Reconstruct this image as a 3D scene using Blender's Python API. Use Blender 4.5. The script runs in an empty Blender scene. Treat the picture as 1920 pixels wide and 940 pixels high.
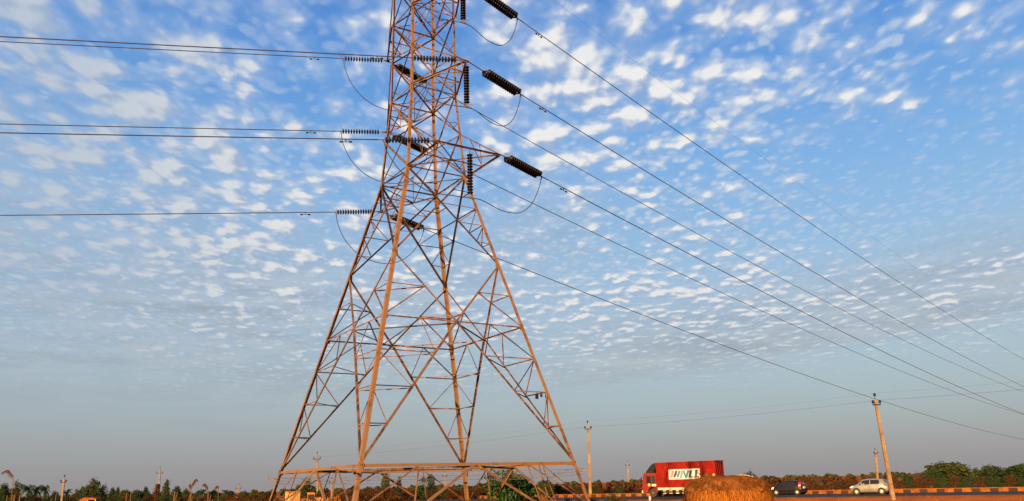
import bpy, bmesh, math, random
import numpy as np
from mathutils import Vector, Matrix, Quaternion

# ------------------------------------------------------------------ camera, sky, sun, exposure
EYE = 1.9
FPX, PITCH, ROLL = 1514.59, math.radians(16.1611), math.radians(1.5891)
SUN_EL = math.radians(9.0)
SUN_DIR = Vector((-0.40 * math.cos(SUN_EL), -0.9165 * math.cos(SUN_EL), math.sin(SUN_EL))).normalized()
EXPOSURE = 1.35
SKY_STRENGTH = 0.10
SUN_STRENGTH = 4.8

sc = bpy.context.scene
col = sc.collection
sc.render.engine = 'CYCLES'
sc.view_settings.view_transform = 'Standard'
sc.view_settings.look = 'None'
sc.view_settings.exposure = EXPOSURE
sc.view_settings.gamma = 1.0
sc.view_settings.use_curve_mapping = False

cam_d = bpy.data.cameras.new('camera')
cam = bpy.data.objects.new('camera', cam_d)
col.objects.link(cam)
sc.camera = cam
cam_d.sensor_width = 36.0
cam_d.lens = FPX / 1920.0 * 36.0
cam_d.clip_start = 0.1
cam_d.clip_end = 20000.0
cam.location = (0, 0, EYE)
cam.rotation_euler = (Matrix.Rotation(math.pi / 2 + PITCH, 3, 'X') @ Matrix.Rotation(-ROLL, 3, 'Z')).to_euler()

sun_d = bpy.data.lights.new('sun', 'SUN')
sun_d.energy = SUN_STRENGTH
sun_d.angle = math.radians(0.53)
sun_d.color = (1.0, 0.64, 0.31)
sun = bpy.data.objects.new('sun', sun_d)
col.objects.link(sun)
sun.location = (-60, -90, 60)
sun.rotation_euler = SUN_DIR.to_track_quat('Z', 'Y').to_euler()


def ray(px, py):
    U, V = px - 960.0, 470.0 - py
    u = math.cos(ROLL) * U + math.sin(ROLL) * V
    v = -math.sin(ROLL) * U + math.cos(ROLL) * V
    c, s = math.cos(PITCH), math.sin(PITCH)
    return Vector((u, FPX * c - v * s, FPX * s + v * c))


def at(px, py, Y):
    """point of the world seen at a place of the photograph, Y metres ahead"""
    d = ray(px, py)
    return d * (Y / d.y) + Vector((0, 0, EYE))


def onz(px, py, z):
    d = ray(px, py)
    return d * ((z - EYE) / d.z) + Vector((0, 0, EYE))


def azel(px, py):
    d = ray(px, py).normalized()
    return math.degrees(math.atan2(d.x, d.y)), math.degrees(math.asin(d.z))


# ---- world: physical sky with a sheet of altocumulus over it
world = bpy.data.worlds.new('World')
sc.world = world
world.use_nodes = True
WN, WL = world.node_tree.nodes, world.node_tree.links
for n in list(WN):
    WN.remove(n)


class NB:
    """small helper for building node graphs"""
    def __init__(self, nodes, links):
        self.n, self.l = nodes, links

    def put(self, sock, v):
        if isinstance(v, (int, float)):
            sock.default_value = v
        elif isinstance(v, (tuple, list)):
            sock.default_value = v
        else:
            self.l.new(v, sock)

    def m(self, op, a, b=None, c=None, clamp=False):
        nd = self.n.new('ShaderNodeMath')
        nd.operation = op
        nd.use_clamp = clamp
        self.put(nd.inputs[0], a)
        if b is not None:
            self.put(nd.inputs[1], b)
        if c is not None:
            self.put(nd.inputs[2], c)
        return nd.outputs[0]

    def smooth(self, x, a, b, lo=0.0, hi=1.0):
        nd = self.n.new('ShaderNodeMapRange')
        nd.interpolation_type = 'SMOOTHSTEP'
        self.put(nd.inputs[0], x)
        if a > b:
            a, b, lo, hi = b, a, hi, lo
        nd.inputs[1].default_value = a
        nd.inputs[2].default_value = b
        nd.inputs[3].default_value = lo
        nd.inputs[4].default_value = hi
        return nd.outputs[0]

    def mix(self, f, a, b):
        nd = self.n.new('ShaderNodeMix')
        nd.data_type = 'RGBA'
        self.put(nd.inputs[0], f)
        self.put(nd.inputs[6], a)
        self.put(nd.inputs[7], b)
        return nd.outputs[2]

    def noise(self, vec, scale, detail=4.0, rough=0.55, dist=0.0):
        nd = self.n.new('ShaderNodeTexNoise')
        self.put(nd.inputs['Vector'], vec)
        nd.inputs['Scale'].default_value = scale
        nd.inputs['Detail'].default_value = detail
        nd.inputs['Roughness'].default_value = rough
        nd.inputs['Distortion'].default_value = dist
        return nd.outputs[0]

    def vadd(self, a, b):
        nd = self.n.new('ShaderNodeVectorMath')
        nd.operation = 'ADD'
        self.put(nd.inputs[0], a)
        self.put(nd.inputs[1], b)
        return nd.outputs[0]

    def xyz(self, x, y, z):
        nd = self.n.new('ShaderNodeCombineXYZ')
        for i, v in enumerate((x, y, z)):
            self.put(nd.inputs[i], v)
        return nd.outputs[0]


def build_sky():
    B = NB(WN, WL)
    out = WN.new('ShaderNodeOutputWorld')
    bg = WN.new('ShaderNodeBackground')
    WL.new(bg.outputs[0], out.inputs[0])
    bg.inputs[1].default_value = SKY_STRENGTH
    sky = WN.new('ShaderNodeTexSky')
    sky.sky_type = 'NISHITA'
    sky.sun_disc = False
    sky.sun_elevation = SUN_EL
    sky.sun_rotation = math.atan2(SUN_DIR.x, SUN_DIR.y)
    sky.air_density = 1.0
    sky.dust_density = 0.6
    sky.ozone_density = 2.0
    tc = WN.new('ShaderNodeTexCoord')
    d = tc.outputs['Generated']
    sep = WN.new('ShaderNodeSeparateXYZ')
    WL.new(d, sep.inputs[0])
    x, y, z = sep.outputs
    el = B.m('MULTIPLY', B.m('ARCSINE', z), 180 / math.pi)
    az = B.m('MULTIPLY', B.m('ARCTAN2', x, y), 180 / math.pi)
    zz = B.m('ADD', B.m('MAXIMUM', z, 0.0), 0.055)
    P = B.xyz(B.m('DIVIDE', x, zz), B.m('MULTIPLY', B.m('DIVIDE', y, zz), 0.72), 0.0)

    def blob(px, py, wx, wy, amp, tilt=0.0):
        a0, e0 = azel(px, py)
        sa, se = wx / 26.4 / 1.0, wy / 26.4
        da = B.m('DIVIDE', B.m('SUBTRACT', az, a0), sa)
        de0 = B.m('SUBTRACT', el, e0)
        if tilt:
            de0 = B.m('SUBTRACT', de0, B.m('MULTIPLY', B.m('SUBTRACT', az, a0), tilt))
        de = B.m('DIVIDE', de0, se)
        r2 = B.m('ADD', B.m('MULTIPLY', da, da), B.m('MULTIPLY', de, de))
        return B.m('MULTIPLY', B.m('EXPONENT', B.m('MULTIPLY', r2, -1.0)), amp)

    def total(*bl):
        r = bl[0]
        for b in bl[1:]:
            r = B.m('ADD', r, b)
        return r

    # where the cloud sheet is thick and where it opens
    cov = total(
        0.03,
        blob(120, 180, 330, 260, 0.10),
        blob(1070, 130, 220, 180, 0.10),
        blob(1060, 200, 110, 90, 0.075, 0.6),
        blob(1400, 90, 260, 110, 0.07, 0.4),
        blob(1760, 330, 240, 130, -0.13),
        blob(1830, 90, 160, 110, -0.015),
        blob(1500, 330, 200, 110, -0.05),
        blob(980, 420, 160, 70, -0.03),
        blob(480, 450, 260, 120, 0.05),
        blob(860, 60, 120, 200, -0.05),
        blob(1250, 560, 380, 80, 0.08),
        blob(500, 120, 180, 120, -0.03))
    # cells
    warp = WN.new('ShaderNodeTexNoise')
    WL.new(P, warp.inputs['Vector'])
    warp.inputs['Scale'].default_value = 4.5
    warp.inputs['Detail'].default_value = 3.0
    wv = WN.new('ShaderNodeVectorMath')
    wv.operation = 'MULTIPLY_ADD'
    WL.new(warp.outputs['Color'], wv.inputs[0])
    wv.inputs[1].default_value = (0.08, 0.08, 0.0)
    WL.new(P, wv.inputs[2])
    Pw = wv.outputs[0]

    def density(vec):
        vo = WN.new('ShaderNodeTexVoronoi')
        vo.voronoi_dimensions = '2D'
        vo.feature = 'SMOOTH_F1'
        WL.new(vec, vo.inputs['Vector'])
        vo.inputs['Scale'].default_value = 11.0
        vo.inputs['Detail'].default_value = 2.0
        vo.inputs['Roughness'].default_value = 0.45
        vo.inputs['Smoothness'].default_value = 0.6
        vo.inputs['Randomness'].default_value = 1.0
        cell = B.m('SUBTRACT', 0.95, B.m('MULTIPLY', vo.outputs['Distance'], 0.95))
        a = B.noise(vec, 7.2, 3.0, 0.45)
        f_ = B.noise(vec, 22.0, 6.0, 0.6)
        c = B.noise(vec, 1.7, 2.0, 0.5)
        s = B.m('ADD', B.m('MULTIPLY', cell, 0.32), B.m('MULTIPLY', a, 0.52))
        s = B.m('ADD', s, B.m('MULTIPLY', f_, 0.17))
        return B.m('ADD', s, B.m('MULTIPLY', B.m('SUBTRACT', c, 0.5), 0.22))
    d0 = density(Pw)
    d1 = density(B.vadd(Pw, (-0.014, -0.036, 0.0)))
    den = B.m('ADD', d0, cov)
    den1 = B.m('ADD', d1, cov)
    halo = B.m('MULTIPLY', B.smooth(den, 0.34, 0.60), 0.62)
    puff = B.smooth(den, 0.44, 0.645)
    mask = B.m('MAXIMUM', halo, puff)
    # light side towards the viewer's sun, grey side away from it
    lit = B.smooth(B.m('SUBTRACT', den, den1), -0.11, 0.09)
    core = B.smooth(den, 0.50, 0.70)
    bright = B.m('ADD', B.m('MULTIPLY', lit, 0.78), B.m('MULTIPLY', core, 0.22))
    bright = B.m('ADD', bright, B.m('MULTIPLY', B.m('SUBTRACT', B.noise(Pw, 26.0, 5.0, 0.65), 0.5), 0.5), clamp=True)
    return B, out, bg, sky, el, az, puff, mask, bright, blob, total, P, Pw, core, den


def finish_sky():
    B, out, bg, sky, el, az, puff, mask, bright, blob, total, P, Pw, core, den = build_sky()
    # clouds fade out low down where the air is thick
    lowfade = B.smooth(el, 4.6, 11.0)
    K = 1.0 / SKY_STRENGTH / (2 ** EXPOSURE)

    def c(r, g, b):
        f = lambda v: ((v / 255.0 + 0.055) / 1.055) ** 2.4 * K if v > 10 else v / 255 / 12.92 * K
        return (f(r), f(g), f(b), 1.0)
    rmp = WN.new('ShaderNodeValToRGB')
    WL.new(B.m('DIVIDE', el, 40.0), rmp.inputs[0])
    cr = rmp.color_ramp
    pts = [(0.0, (148, 162, 174)), (0.2, (154, 177, 191)), (0.34, (146, 184, 216)), (0.5, (120, 173, 225)),
           (0.68, (88, 151, 222)), (0.84, (68, 132, 212)), (1.0, (52, 115, 200))]
    while len(cr.elements) < len(pts):
        cr.elements.new(0.5)
    for e, (p_, rgb) in zip(cr.elements, pts):
        e.position = p_
        q = c(*rgb)
        e.color = tuple(min(v / K, 1.0) for v in q[:3]) + (1.0,)
    sc_ = WN.new('ShaderNodeVectorMath')
    sc_.operation = 'SCALE'
    WL.new(rmp.outputs[0], sc_.inputs[0])
    sc_.inputs['Scale'].default_value = K
    base = B.mix(0.8, sky.outputs[0], sc_.outputs[0])
    # veil: thin grey layer cloud
    vn = B.noise(P, 1.6, 5.0, 0.55)
    veil = total(blob(1250, 610, 330, 70, 0.35, 0.1),
                 blob(220, 600, 560, 150, 0.85), blob(980, 430, 170, 90, 0.5),
                 blob(60, 330, 260, 190, 0.42), blob(680, 620, 360, 120, 0.6))
    veil = B.m('MULTIPLY', veil, B.smooth(vn, 0.22, 0.66), clamp=True)
    # long grey bank on the right with a clean lower edge
    a0, e0 = azel(1000, 745)
    a1, e1 = azel(1920, 592)
    q = B.m('SUBTRACT', el, B.m('ADD', e0, B.m('MULTIPLY', B.m('SUBTRACT', az, a0), (e1 - e0) / (a1 - a0))))
    q = B.m('ADD', q, B.m('MULTIPLY', B.m('SUBTRACT', vn, 0.5), 1.6))
    bank = B.m('MULTIPLY', B.smooth(q, -0.5, 0.9), B.smooth(q, 7.5, 1.2))
    bank = B.m('MULTIPLY', bank, B.smooth(az, -4.0, 9.0))
    bank = B.m('MULTIPLY', bank, B.smooth(B.noise(P, 3.2, 6.0, 0.6), 0.15, 0.6, 0.62, 1.0))
    veil = B.m('MAXIMUM', veil, bank)
    streak = B.noise(B.xyz(B.m('MULTIPLY', az, 0.05), B.m('MULTIPLY', el, 0.32), 0.0), 2.2, 6.0, 0.6)
    sky1 = B.mix(veil, base, B.mix(B.smooth(streak, 0.35, 0.68), c(156, 170, 183), c(190, 200, 206)))
    shade = B.mix(bright, c(150, 172, 208), c(246, 244, 240))
    leftdim = B.smooth(az, -34.0, -8.0)
    shade = B.mix(B.m('MULTIPLY', B.m('SUBTRACT', 1.0, leftdim), 0.72), shade, c(166, 183, 205))
    shade = B.mix(puff, c(160, 188, 226), shade)
    # fine ripples between the larger puffs
    rv = WN.new('ShaderNodeTexVoronoi')
    rv.voronoi_dimensions = '2D'
    rv.feature = 'SMOOTH_F1'
    WL.new(Pw, rv.inputs['Vector'])
    rv.inputs['Scale'].default_value = 25.0
    rv.inputs['Smoothness'].default_value = 0.5
    rn = B.noise(Pw, 17.0, 6.0, 0.55)
    rd = B.m('ADD', B.m('MULTIPLY', B.m('SUBTRACT', 0.9, rv.outputs['Distance']), 0.35), B.m('MULTIPLY', rn, 0.65))
    rd = B.m('ADD', rd, B.m('MULTIPLY', B.m('SUBTRACT', B.noise(P, 2.4, 3.0, 0.5), 0.5), 0.30))
    rw = total(0.30, blob(1450, 130, 330, 150, 0.40, 0.4), blob(1250, 470, 380, 150, 0.42), blob(450, 480, 330, 150, 0.38), blob(1150, 260, 220, 160, 0.25),
               blob(1800, 340, 150, 110, -0.08), blob(1780, 90, 220, 120, 0.30), blob(150, 200, 300, 220, 0.15))
    rip = B.m('MULTIPLY', B.smooth(rd, 0.50, 0.68), rw, clamp=True)
    rip = B.m('MULTIPLY', rip, lowfade)
    sky1 = B.mix(B.m('MULTIPLY', rip, 0.9), sky1, c(205, 217, 232))
    a = B.m('MULTIPLY', B.m('MULTIPLY', mask, lowfade), 0.93)
    sky2 = B.mix(a, sky1, shade)
    # dusty air low over the horizon
    h = B.m('EXPONENT', B.m('MULTIPLY', B.m('MAXIMUM', el, 0.0), -1.0 / 8.0))
    hz = B.mix(B.smooth(el, 0.8, 8.5), c(149, 143, 146), c(165, 174, 178))
    sky3 = B.mix(B.m('MULTIPLY', h, 0.92), sky2, hz)
    WL.new(sky3, bg.inputs[0])


finish_sky()

# ------------------------------------------------------------------ helpers


def put(o, parent=None):
    col.objects.link(o)
    if parent is not None:
        o.parent = parent
    return o


def tag(o, label=None, cat=None, group=None, kind=None):
    if label:
        o['label'] = label
    if cat:
        o['category'] = cat
    if group:
        o['group'] = group
    if kind:
        o['kind'] = kind
    return o


def thing(name, label, cat, loc=(0, 0, 0), rotz=0.0, group=None):
    o = bpy.data.objects.new(name, None)
    o.empty_display_size = 0.3
    put(o)
    o.location = loc
    o.rotation_euler = (0, 0, rotz)
    return tag(o, label, cat, group)


def copy_tree(o, parent=None):
    c = o.copy()
    put(c, parent)
    for ch in list(o.children):
        copy_tree(ch, c)
    return c


class MB:
    """collects shapes and links them as one mesh object"""
    def __init__(self, origin=(0, 0, 0)):
        self.v, self.f, self.mi = [], [], []
        self.o = Vector(origin)
        self.m = 0

    def add(self, vs, fs):
        k = len(self.v)
        self.v += [tuple(Vector(p) - self.o) for p in vs]
        self.f += [tuple(i + k for i in q) for q in fs]
        self.mi += [self.m] * len(fs)

    def box(self, c, s, rotz=0.0):
        hx, hy, hz = s[0] / 2, s[1] / 2, s[2] / 2
        R = Matrix.Rotation(rotz, 3, 'Z')
        vs = [Vector(c) + R @ Vector((sx * hx, sy * hy, sz * hz)) for sz in (-1, 1) for sy in (-1, 1) for sx in (-1, 1)]
        self.add(vs, [(0, 2, 3, 1), (4, 5, 7, 6), (0, 1, 5, 4), (2, 6, 7, 3), (0, 4, 6, 2), (1, 3, 7, 5)])

    def bar(self, a, b, w, h, up=(0, 0, 1)):
        a, b = Vector(a), Vector(b)
        d = (b - a).normalized()
        s = d.cross(Vector(up))
        if s.length < 1e-4:
            s = d.cross(Vector((1, 0, 0)))
        s.normalize()
        u = s.cross(d).normalized()
        vs = []
        for p in (a, b):
            vs += [p - s * w / 2 - u * h / 2, p + s * w / 2 - u * h / 2, p + s * w / 2 + u * h / 2, p - s * w / 2 + u * h / 2]
        self.add(vs, [(0, 1, 2, 3), (7, 6, 5, 4), (0, 4, 5, 1), (1, 5, 6, 2), (2, 6, 7, 3), (3, 7, 4, 0)])

    def angle(self, a, b, size, th, u, v, shift=True):
        """rolled steel angle from a to b: one flange along u, the other along v"""
        a, b, u, v = Vector(a), Vector(b), Vector(u).normalized(), Vector(v).normalized()
        prof = [(0, 0), (size, 0), (size, th), (th, th), (th, size), (0, size)]
        vs = []
        for p in (a, b):
            for (i, j) in prof:
                vs.append(p + u * (i - (size / 2 if shift else 0)) + v * j)
        fs = [(5, 4, 3, 2, 1, 0), (6, 7, 8, 9, 10, 11)]
        for i in range(6):
            j = (i + 1) % 6
            fs.append((i, j, j + 6, i + 6))
        self.add(vs, fs)

    def tube(self, pts, r, n=6, caps=True):
        pts = [Vector(p) for p in pts]
        rs = r if isinstance(r, (list, tuple)) else [r] * len(pts)
        d0 = (pts[1] - pts[0]).normalized()
        s = d0.cross(Vector((0, 0, 1)))
        if s.length < 1e-3:
            s = d0.cross(Vector((1, 0, 0)))
        s.normalize()
        vs = []
        for i, p in enumerate(pts):
            if i == 0:
                d = pts[1] - pts[0]
            elif i == len(pts) - 1:
                d = pts[-1] - pts[-2]
            else:
                d = pts[i + 1] - pts[i - 1]
            d.normalize()
            s = (s - d * s.dot(d)).normalized()
            u = d.cross(s)
            for k in range(n):
                t = 2 * math.pi * k / n
                vs.append(p + (s * math.cos(t) + u * math.sin(t)) * rs[i])
        fs = []
        for i in range(len(pts) - 1):
            for k in range(n):
                k2 = (k + 1) % n
                fs.append((i * n + k, i * n + k2, (i + 1) * n + k2, (i + 1) * n + k))
        if caps:
            fs.append(tuple(range(n - 1, -1, -1)))
            e = (len(pts) - 1) * n
            fs.append(tuple(range(e, e + n)))
        self.add(vs, fs)

    def lathe(self, prof, c=(0, 0, 0), axis='X', n=12):
        """prof: list of (position along axis, radius)"""
        vs, fs = [], []
        for (h, r) in prof:
            for k in range(n):
                t = 2 * math.pi * k / n
                q = (h, r * math.cos(t), r * math.sin(t))
                if axis == 'Z':
                    q = (q[1], q[2], q[0])
                elif axis == 'Y':
                    q = (q[1], q[0], -q[2])
                vs.append(Vector(q) + Vector(c))
        for i in range(len(prof) - 1):
            for k in range(n):
                k2 = (k + 1) % n
                fs.append((i * n + k, (i + 1) * n + k, (i + 1) * n + k2, i * n + k2))
        fs.append(tuple(range(n)))
        e = (len(prof) - 1) * n
        fs.append(tuple(range(e + n - 1, e - 1, -1)))
        self.add(vs, fs)

    def prism(self, poly, y0, y1):
        """polygon in x-z extruded along y"""
        n = len(poly)
        vs = [(x, y0, z) for x, z in poly] + [(x, y1, z) for x, z in poly]
        fs = [tuple(range(n)), tuple(range(2 * n - 1, n - 1, -1))]
        for i in range(n):
            j = (i + 1) % n
            fs.append((i, i + n, j + n, j))
        self.add(vs, fs)

    def build(self, name, mats, parent=None, smooth=False):
        me = bpy.data.meshes.new(name)
        me.from_pydata(self.v, [], self.f)
        if not isinstance(mats, (list, tuple)):
            mats = [mats]
        for m in mats:
            me.materials.append(m)
        if len(mats) > 1:
            me.polygons.foreach_set('material_index', self.mi)
        bm = bmesh.new()
        bm.from_mesh(me)
        bmesh.ops.recalc_face_normals(bm, faces=bm.faces)
        bm.to_mesh(me)
        bm.free()
        if smooth:
            me.polygons.foreach_set('use_smooth', [True] * len(me.polygons))
        me.update()
        return put(bpy.data.objects.new(name, me), parent)


# ------------------------------------------------------------------ materials
def material(name, rgb, rough=0.7, rgb2=None, scale=4.0, metal=0.0, spec=0.25, bump=0.0, trans=None, coat=0.0, stretch=None, lo=0.35, hi=0.65):
    m = bpy.data.materials.new(name)
    m.use_nodes = True
    N, L = m.node_tree.nodes, m.node_tree.links
    b = N['Principled BSDF']
    b.inputs['Base Color'].default_value = tuple(rgb) + (1,)
    b.inputs['Roughness'].default_value = rough
    b.inputs['Metallic'].default_value = metal
    b.inputs['Specular IOR Level'].default_value = spec
    b.inputs['Coat Weight'].default_value = coat
    if trans:
        b.inputs['Transmission Weight'].default_value = trans
    if rgb2 is not None:
        H = NB(N, L)
        tc = N.new('ShaderNodeTexCoord')
        vec = tc.outputs['Object']
        if stretch:
            mp = N.new('ShaderNodeMapping')
            mp.inputs['Scale'].default_value = stretch
            L.new(vec, mp.inputs[0])
            vec = mp.outputs[0]
        n1 = H.noise(vec, scale, 6.0, 0.65)
        f = H.smooth(n1, lo, hi)
        L.new(H.mix(f, tuple(rgb) + (1,), tuple(rgb2) + (1,)), b.inputs['Base Color'])
        if bump:
            bp = N.new('ShaderNodeBump')
            bp.inputs['Strength'].default_value = bump
            bp.inputs['Distance'].default_value = 0.05
            L.new(n1, bp.inputs['Height'])
            L.new(bp.outputs[0], b.inputs['Normal'])
    return m


def leaf_material(name, rgb, rgb2, scale=3.0, back=0.25):
    m = bpy.data.materials.new(name)
    m.use_nodes = True
    N, L = m.node_tree.nodes, m.node_tree.links
    H = NB(N, L)
    tc = N.new('ShaderNodeTexCoord')
    g = N.new('ShaderNodeNewGeometry')
    n1 = H.noise(tc.outputs['Object'], scale, 3.0, 0.6)
    f = H.m('ADD', H.m('MULTIPLY', g.outputs['Random Per Island'], 0.6), H.m('MULTIPLY', n1, 0.5))
    cc = H.mix(H.smooth(f, 0.25, 0.85), tuple(rgb) + (1,), tuple(rgb2) + (1,))
    d = N.new('ShaderNodeBsdfDiffuse')
    t = N.new('ShaderNodeBsdfTranslucent')
    L.new(cc, d.inputs[0])
    L.new(cc, t.inputs[0])
    mx = N.new('ShaderNodeMixShader')
    mx.inputs[0].default_value = back
    L.new(d.outputs[0], mx.inputs[1])
    L.new(t.outputs[0], mx.inputs[2])
    L.new(mx.outputs[0], N['Material Output'].inputs[0])
    N.remove(N['Principled BSDF'])
    return m



def steel_material(name, tan, rust, grey):
    m = bpy.data.materials.new(name)
    m.use_nodes = True
    N, L = m.node_tree.nodes, m.node_tree.links
    H = NB(N, L)
    b = N['Principled BSDF']
    tc = N.new('ShaderNodeTexCoord')
    oi = N.new('ShaderNodeObjectInfo')
    n1 = H.noise(tc.outputs['Object'], 1.7, 7.0, 0.7)
    n2 = H.noise(tc.outputs['Object'], 9.0, 5.0, 0.7)
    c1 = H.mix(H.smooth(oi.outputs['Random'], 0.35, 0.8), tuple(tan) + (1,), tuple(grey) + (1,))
    c1 = H.mix(H.smooth(oi.outputs['Random'], 0.70, 0.82), c1, c1 if 'leg' in name else (0.035, 0.018, 0.012, 1))  # random share of bracing darkened in colour to imitate members in shade
    f = H.m('ADD', H.m('MULTIPLY', n1, 0.7), H.m('MULTIPLY', n2, 0.3))
    f = H.m('ADD', f, H.m('MULTIPLY', H.m('SUBTRACT', oi.outputs['Random'], 0.5), -0.12))
    L.new(H.mix(H.smooth(f, 0.46, 0.60), c1, tuple(rust) + (1,)), b.inputs['Base Color'])
    b.inputs['Roughness'].default_value = 0.65
    b.inputs['Specular IOR Level'].default_value = 0.25
    return m


M = dict(
    steel=steel_material('weathered_and_shade_dark_steel', (0.185, 0.086, 0.036), (0.050, 0.022, 0.012), (0.15, 0.092, 0.052)),
    steel_leg=steel_material('weathered_leg_steel', (0.215, 0.104, 0.038), (0.11, 0.050, 0.020), (0.18, 0.095, 0.042)),
    bolt=material('bolt_steel', (0.22, 0.12, 0.07), 0.6),
    glaze=material('brown_glaze', (0.006, 0.0038, 0.003), 0.35, (0.011, 0.006, 0.004), 12),
    cap=material('cap_metal', (0.17, 0.11, 0.05), 0.6, (0.09, 0.055, 0.028), 20),
    fitting=material('fitting_metal', (0.05, 0.030, 0.020), 0.6, (0.12, 0.055, 0.03), 15),
    wire=material('conductor_aluminium', (0.030, 0.026, 0.030), 0.6),
    dark=material('dark_metal', (0.014, 0.011, 0.011), 0.7, spec=0.15),
    barbed=material('barbed_wire_metal', (0.16, 0.12, 0.10), 0.6),
    concrete=material('pole_concrete', (0.26, 0.165, 0.088), 0.9, (0.14, 0.085, 0.046), 1.3),
    asphalt=material('asphalt', (0.036, 0.034, 0.034), 0.95, (0.070, 0.046, 0.030), 0.7, spec=0.08),
    earth=material('red_earth', (0.42, 0.105, 0.014), 0.95, (0.28, 0.066, 0.010), 0.25, bump=0.4, spec=0.05),
    panelwhite=material('panel_white', (0.52, 0.49, 0.43), 0.7, (0.44, 0.40, 0.34), 1.5),
    white=material('white_paint', (0.78, 0.76, 0.70), 0.6, (0.66, 0.62, 0.54), 3.0),
    red=material('red_truck_paint', (0.215, 0.010, 0.003), 0.8, (0.14, 0.006, 0.0025), 1.6, spec=0.12),
    redcab=material('red_cab_paint', (0.19, 0.008, 0.003), 0.6, (0.14, 0.006, 0.0025), 2.0, spec=0.25),
    glass=material('dark_glass', (0.012, 0.015, 0.018), 0.12, spec=0.3),
    tyre=material('tyre_rubber', (0.018, 0.016, 0.015), 0.8, (0.05, 0.035, 0.022), 6),
    rim=material('dusty_rim', (0.20, 0.10, 0.05), 0.6, (0.12, 0.06, 0.035), 8),
    alloy=material('alloy_rim', (0.62, 0.56, 0.44), 0.4, metal=0.3),
    silver=material('silver_car_paint', (0.25, 0.23, 0.19), 0.4, (0.20, 0.17, 0.13), 2.0, metal=0.3, coat=0.4),
    black=material('black_car_paint', (0.008, 0.0075, 0.008), 0.4, spec=0.15, coat=0.08),
    redlamp=material('red_lamp_lens', (0.55, 0.012, 0.016), 0.2),
    paleplastic=material('pale_lens', (0.75, 0.62, 0.52), 0.25),
    plate=material('number_plate_paint', (0.76, 0.72, 0.60), 0.5),
    pink=material('pink_lettering', (0.80, 0.16, 0.17), 0.6),
    teal=material('teal_lettering', (0.02, 0.16, 0.26), 0.6),
    navy=material('dark_lettering', (0.035, 0.045, 0.065), 0.6),
    cream=material('cream_paint', (0.62, 0.52, 0.34), 0.6, (0.52, 0.41, 0.25), 2.0),
    yellow=material('yellow_plate', (0.72, 0.5, 0.1), 0.6),
    bark=material('bark', (0.10, 0.055, 0.03), 0.9, (0.06, 0.035, 0.022), 6),
    palewood=material('pale_dead_wood', (0.16, 0.080, 0.033), 0.9, (0.10, 0.048, 0.021), 4),
    hutwall=material('hut_plaster', (0.50, 0.27, 0.08), 0.9, (0.40, 0.20, 0.06), 2.0),
    mud=material('mud_brick', (0.40, 0.15, 0.05), 0.95, (0.30, 0.10, 0.035), 2.5, bump=0.3),
    thatch=material('brown_thatch', (0.23, 0.082, 0.020), 1.0, (0.15, 0.050, 0.012), 9.0, bump=0.5, spec=0.0),
    straw=material('dry_straw', (0.34, 0.105, 0.016), 0.95, (0.14, 0.040, 0.010), 6.0, bump=0.8, spec=0.0, stretch=(1.6, 1.6, 0.22)),
    orangecanvas=material('orange_canvas', (0.22, 0.055, 0.013), 0.9, (0.17, 0.040, 0.010), 4),
    leaf_dark=leaf_material('leaf_dark_green', (0.020, 0.038, 0.014), (0.050, 0.070, 0.024)),
    leaf_olive=leaf_material('leaf_olive', (0.032, 0.042, 0.013), (0.085, 0.095, 0.030)),
    leaf_green=leaf_material('leaf_fresh_green', (0.022, 0.050, 0.014), (0.062, 0.110, 0.032)),
    leaf_blue=leaf_material('leaf_blue_green', (0.016, 0.034, 0.024), (0.030, 0.055, 0.040)),
    leaf_palm=leaf_material('leaf_palm', (0.018, 0.036, 0.018), (0.048, 0.066, 0.030)),
    leaf_grey=leaf_material('leaf_grey_brown', (0.060, 0.045, 0.030), (0.11, 0.078, 0.052)),
    leaf_rust=leaf_material('leaf_rust', (0.055, 0.024, 0.010), (0.115, 0.046, 0.017)),
    leaf_brown=leaf_material('leaf_dry_brown', (0.046, 0.026, 0.012), (0.095, 0.048, 0.019)),
    leaf_orange=leaf_material('leaf_orange_straw', (0.24, 0.075, 0.012), (0.44, 0.16, 0.026)),
    leaf_orange_dull=leaf_material('cap_straw', (0.13, 0.044, 0.010), (0.30, 0.110, 0.024)),
    plume=leaf_material('plume_fibre', (0.060, 0.030, 0.024), (0.13, 0.065, 0.050)),
)


def barrier_material():
    m = bpy.data.materials.new('black_and_ochre_barrier_paint')
    m.use_nodes = True
    N, L = m.node_tree.nodes, m.node_tree.links
    H = NB(N, L)
    tc = N.new('ShaderNodeTexCoord')
    sp = N.new('ShaderNodeSeparateXYZ')
    L.new(tc.outputs['Object'], sp.inputs[0])
    n1 = H.noise(tc.outputs['Object'], 2.5, 5.0, 0.6)
    xx = H.m('ADD', sp.outputs[0], H.m('MULTIPLY', H.m('SUBTRACT', n1, 0.5), 0.10))
    ph = H.m('FRACT', H.m('DIVIDE', xx, 1.62))
    st = H.m('LESS_THAN', ph, 0.47)
    lowp = H.m('LESS_THAN', H.m('ADD', sp.outputs[2], H.m('MULTIPLY', H.m('SUBTRACT', n1, 0.5), 0.05)), 0.35)
    f = H.m('MULTIPLY', st, lowp)
    ochre = H.mix(H.smooth(n1, 0.35, 0.65), (0.24, 0.078, 0.012, 1), (0.15, 0.044, 0.009, 1))
    blk = H.mix(n1, (0.020, 0.014, 0.012, 1), (0.060, 0.030, 0.018, 1))
    L.new(H.mix(f, ochre, blk), N['Principled BSDF'].inputs['Base Color'])
    N['Principled BSDF'].inputs['Roughness'].default_value = 0.9
    N['Principled BSDF'].inputs['Specular IOR Level'].default_value = 0.08
    return m


M['barrier'] = barrier_material()

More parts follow.
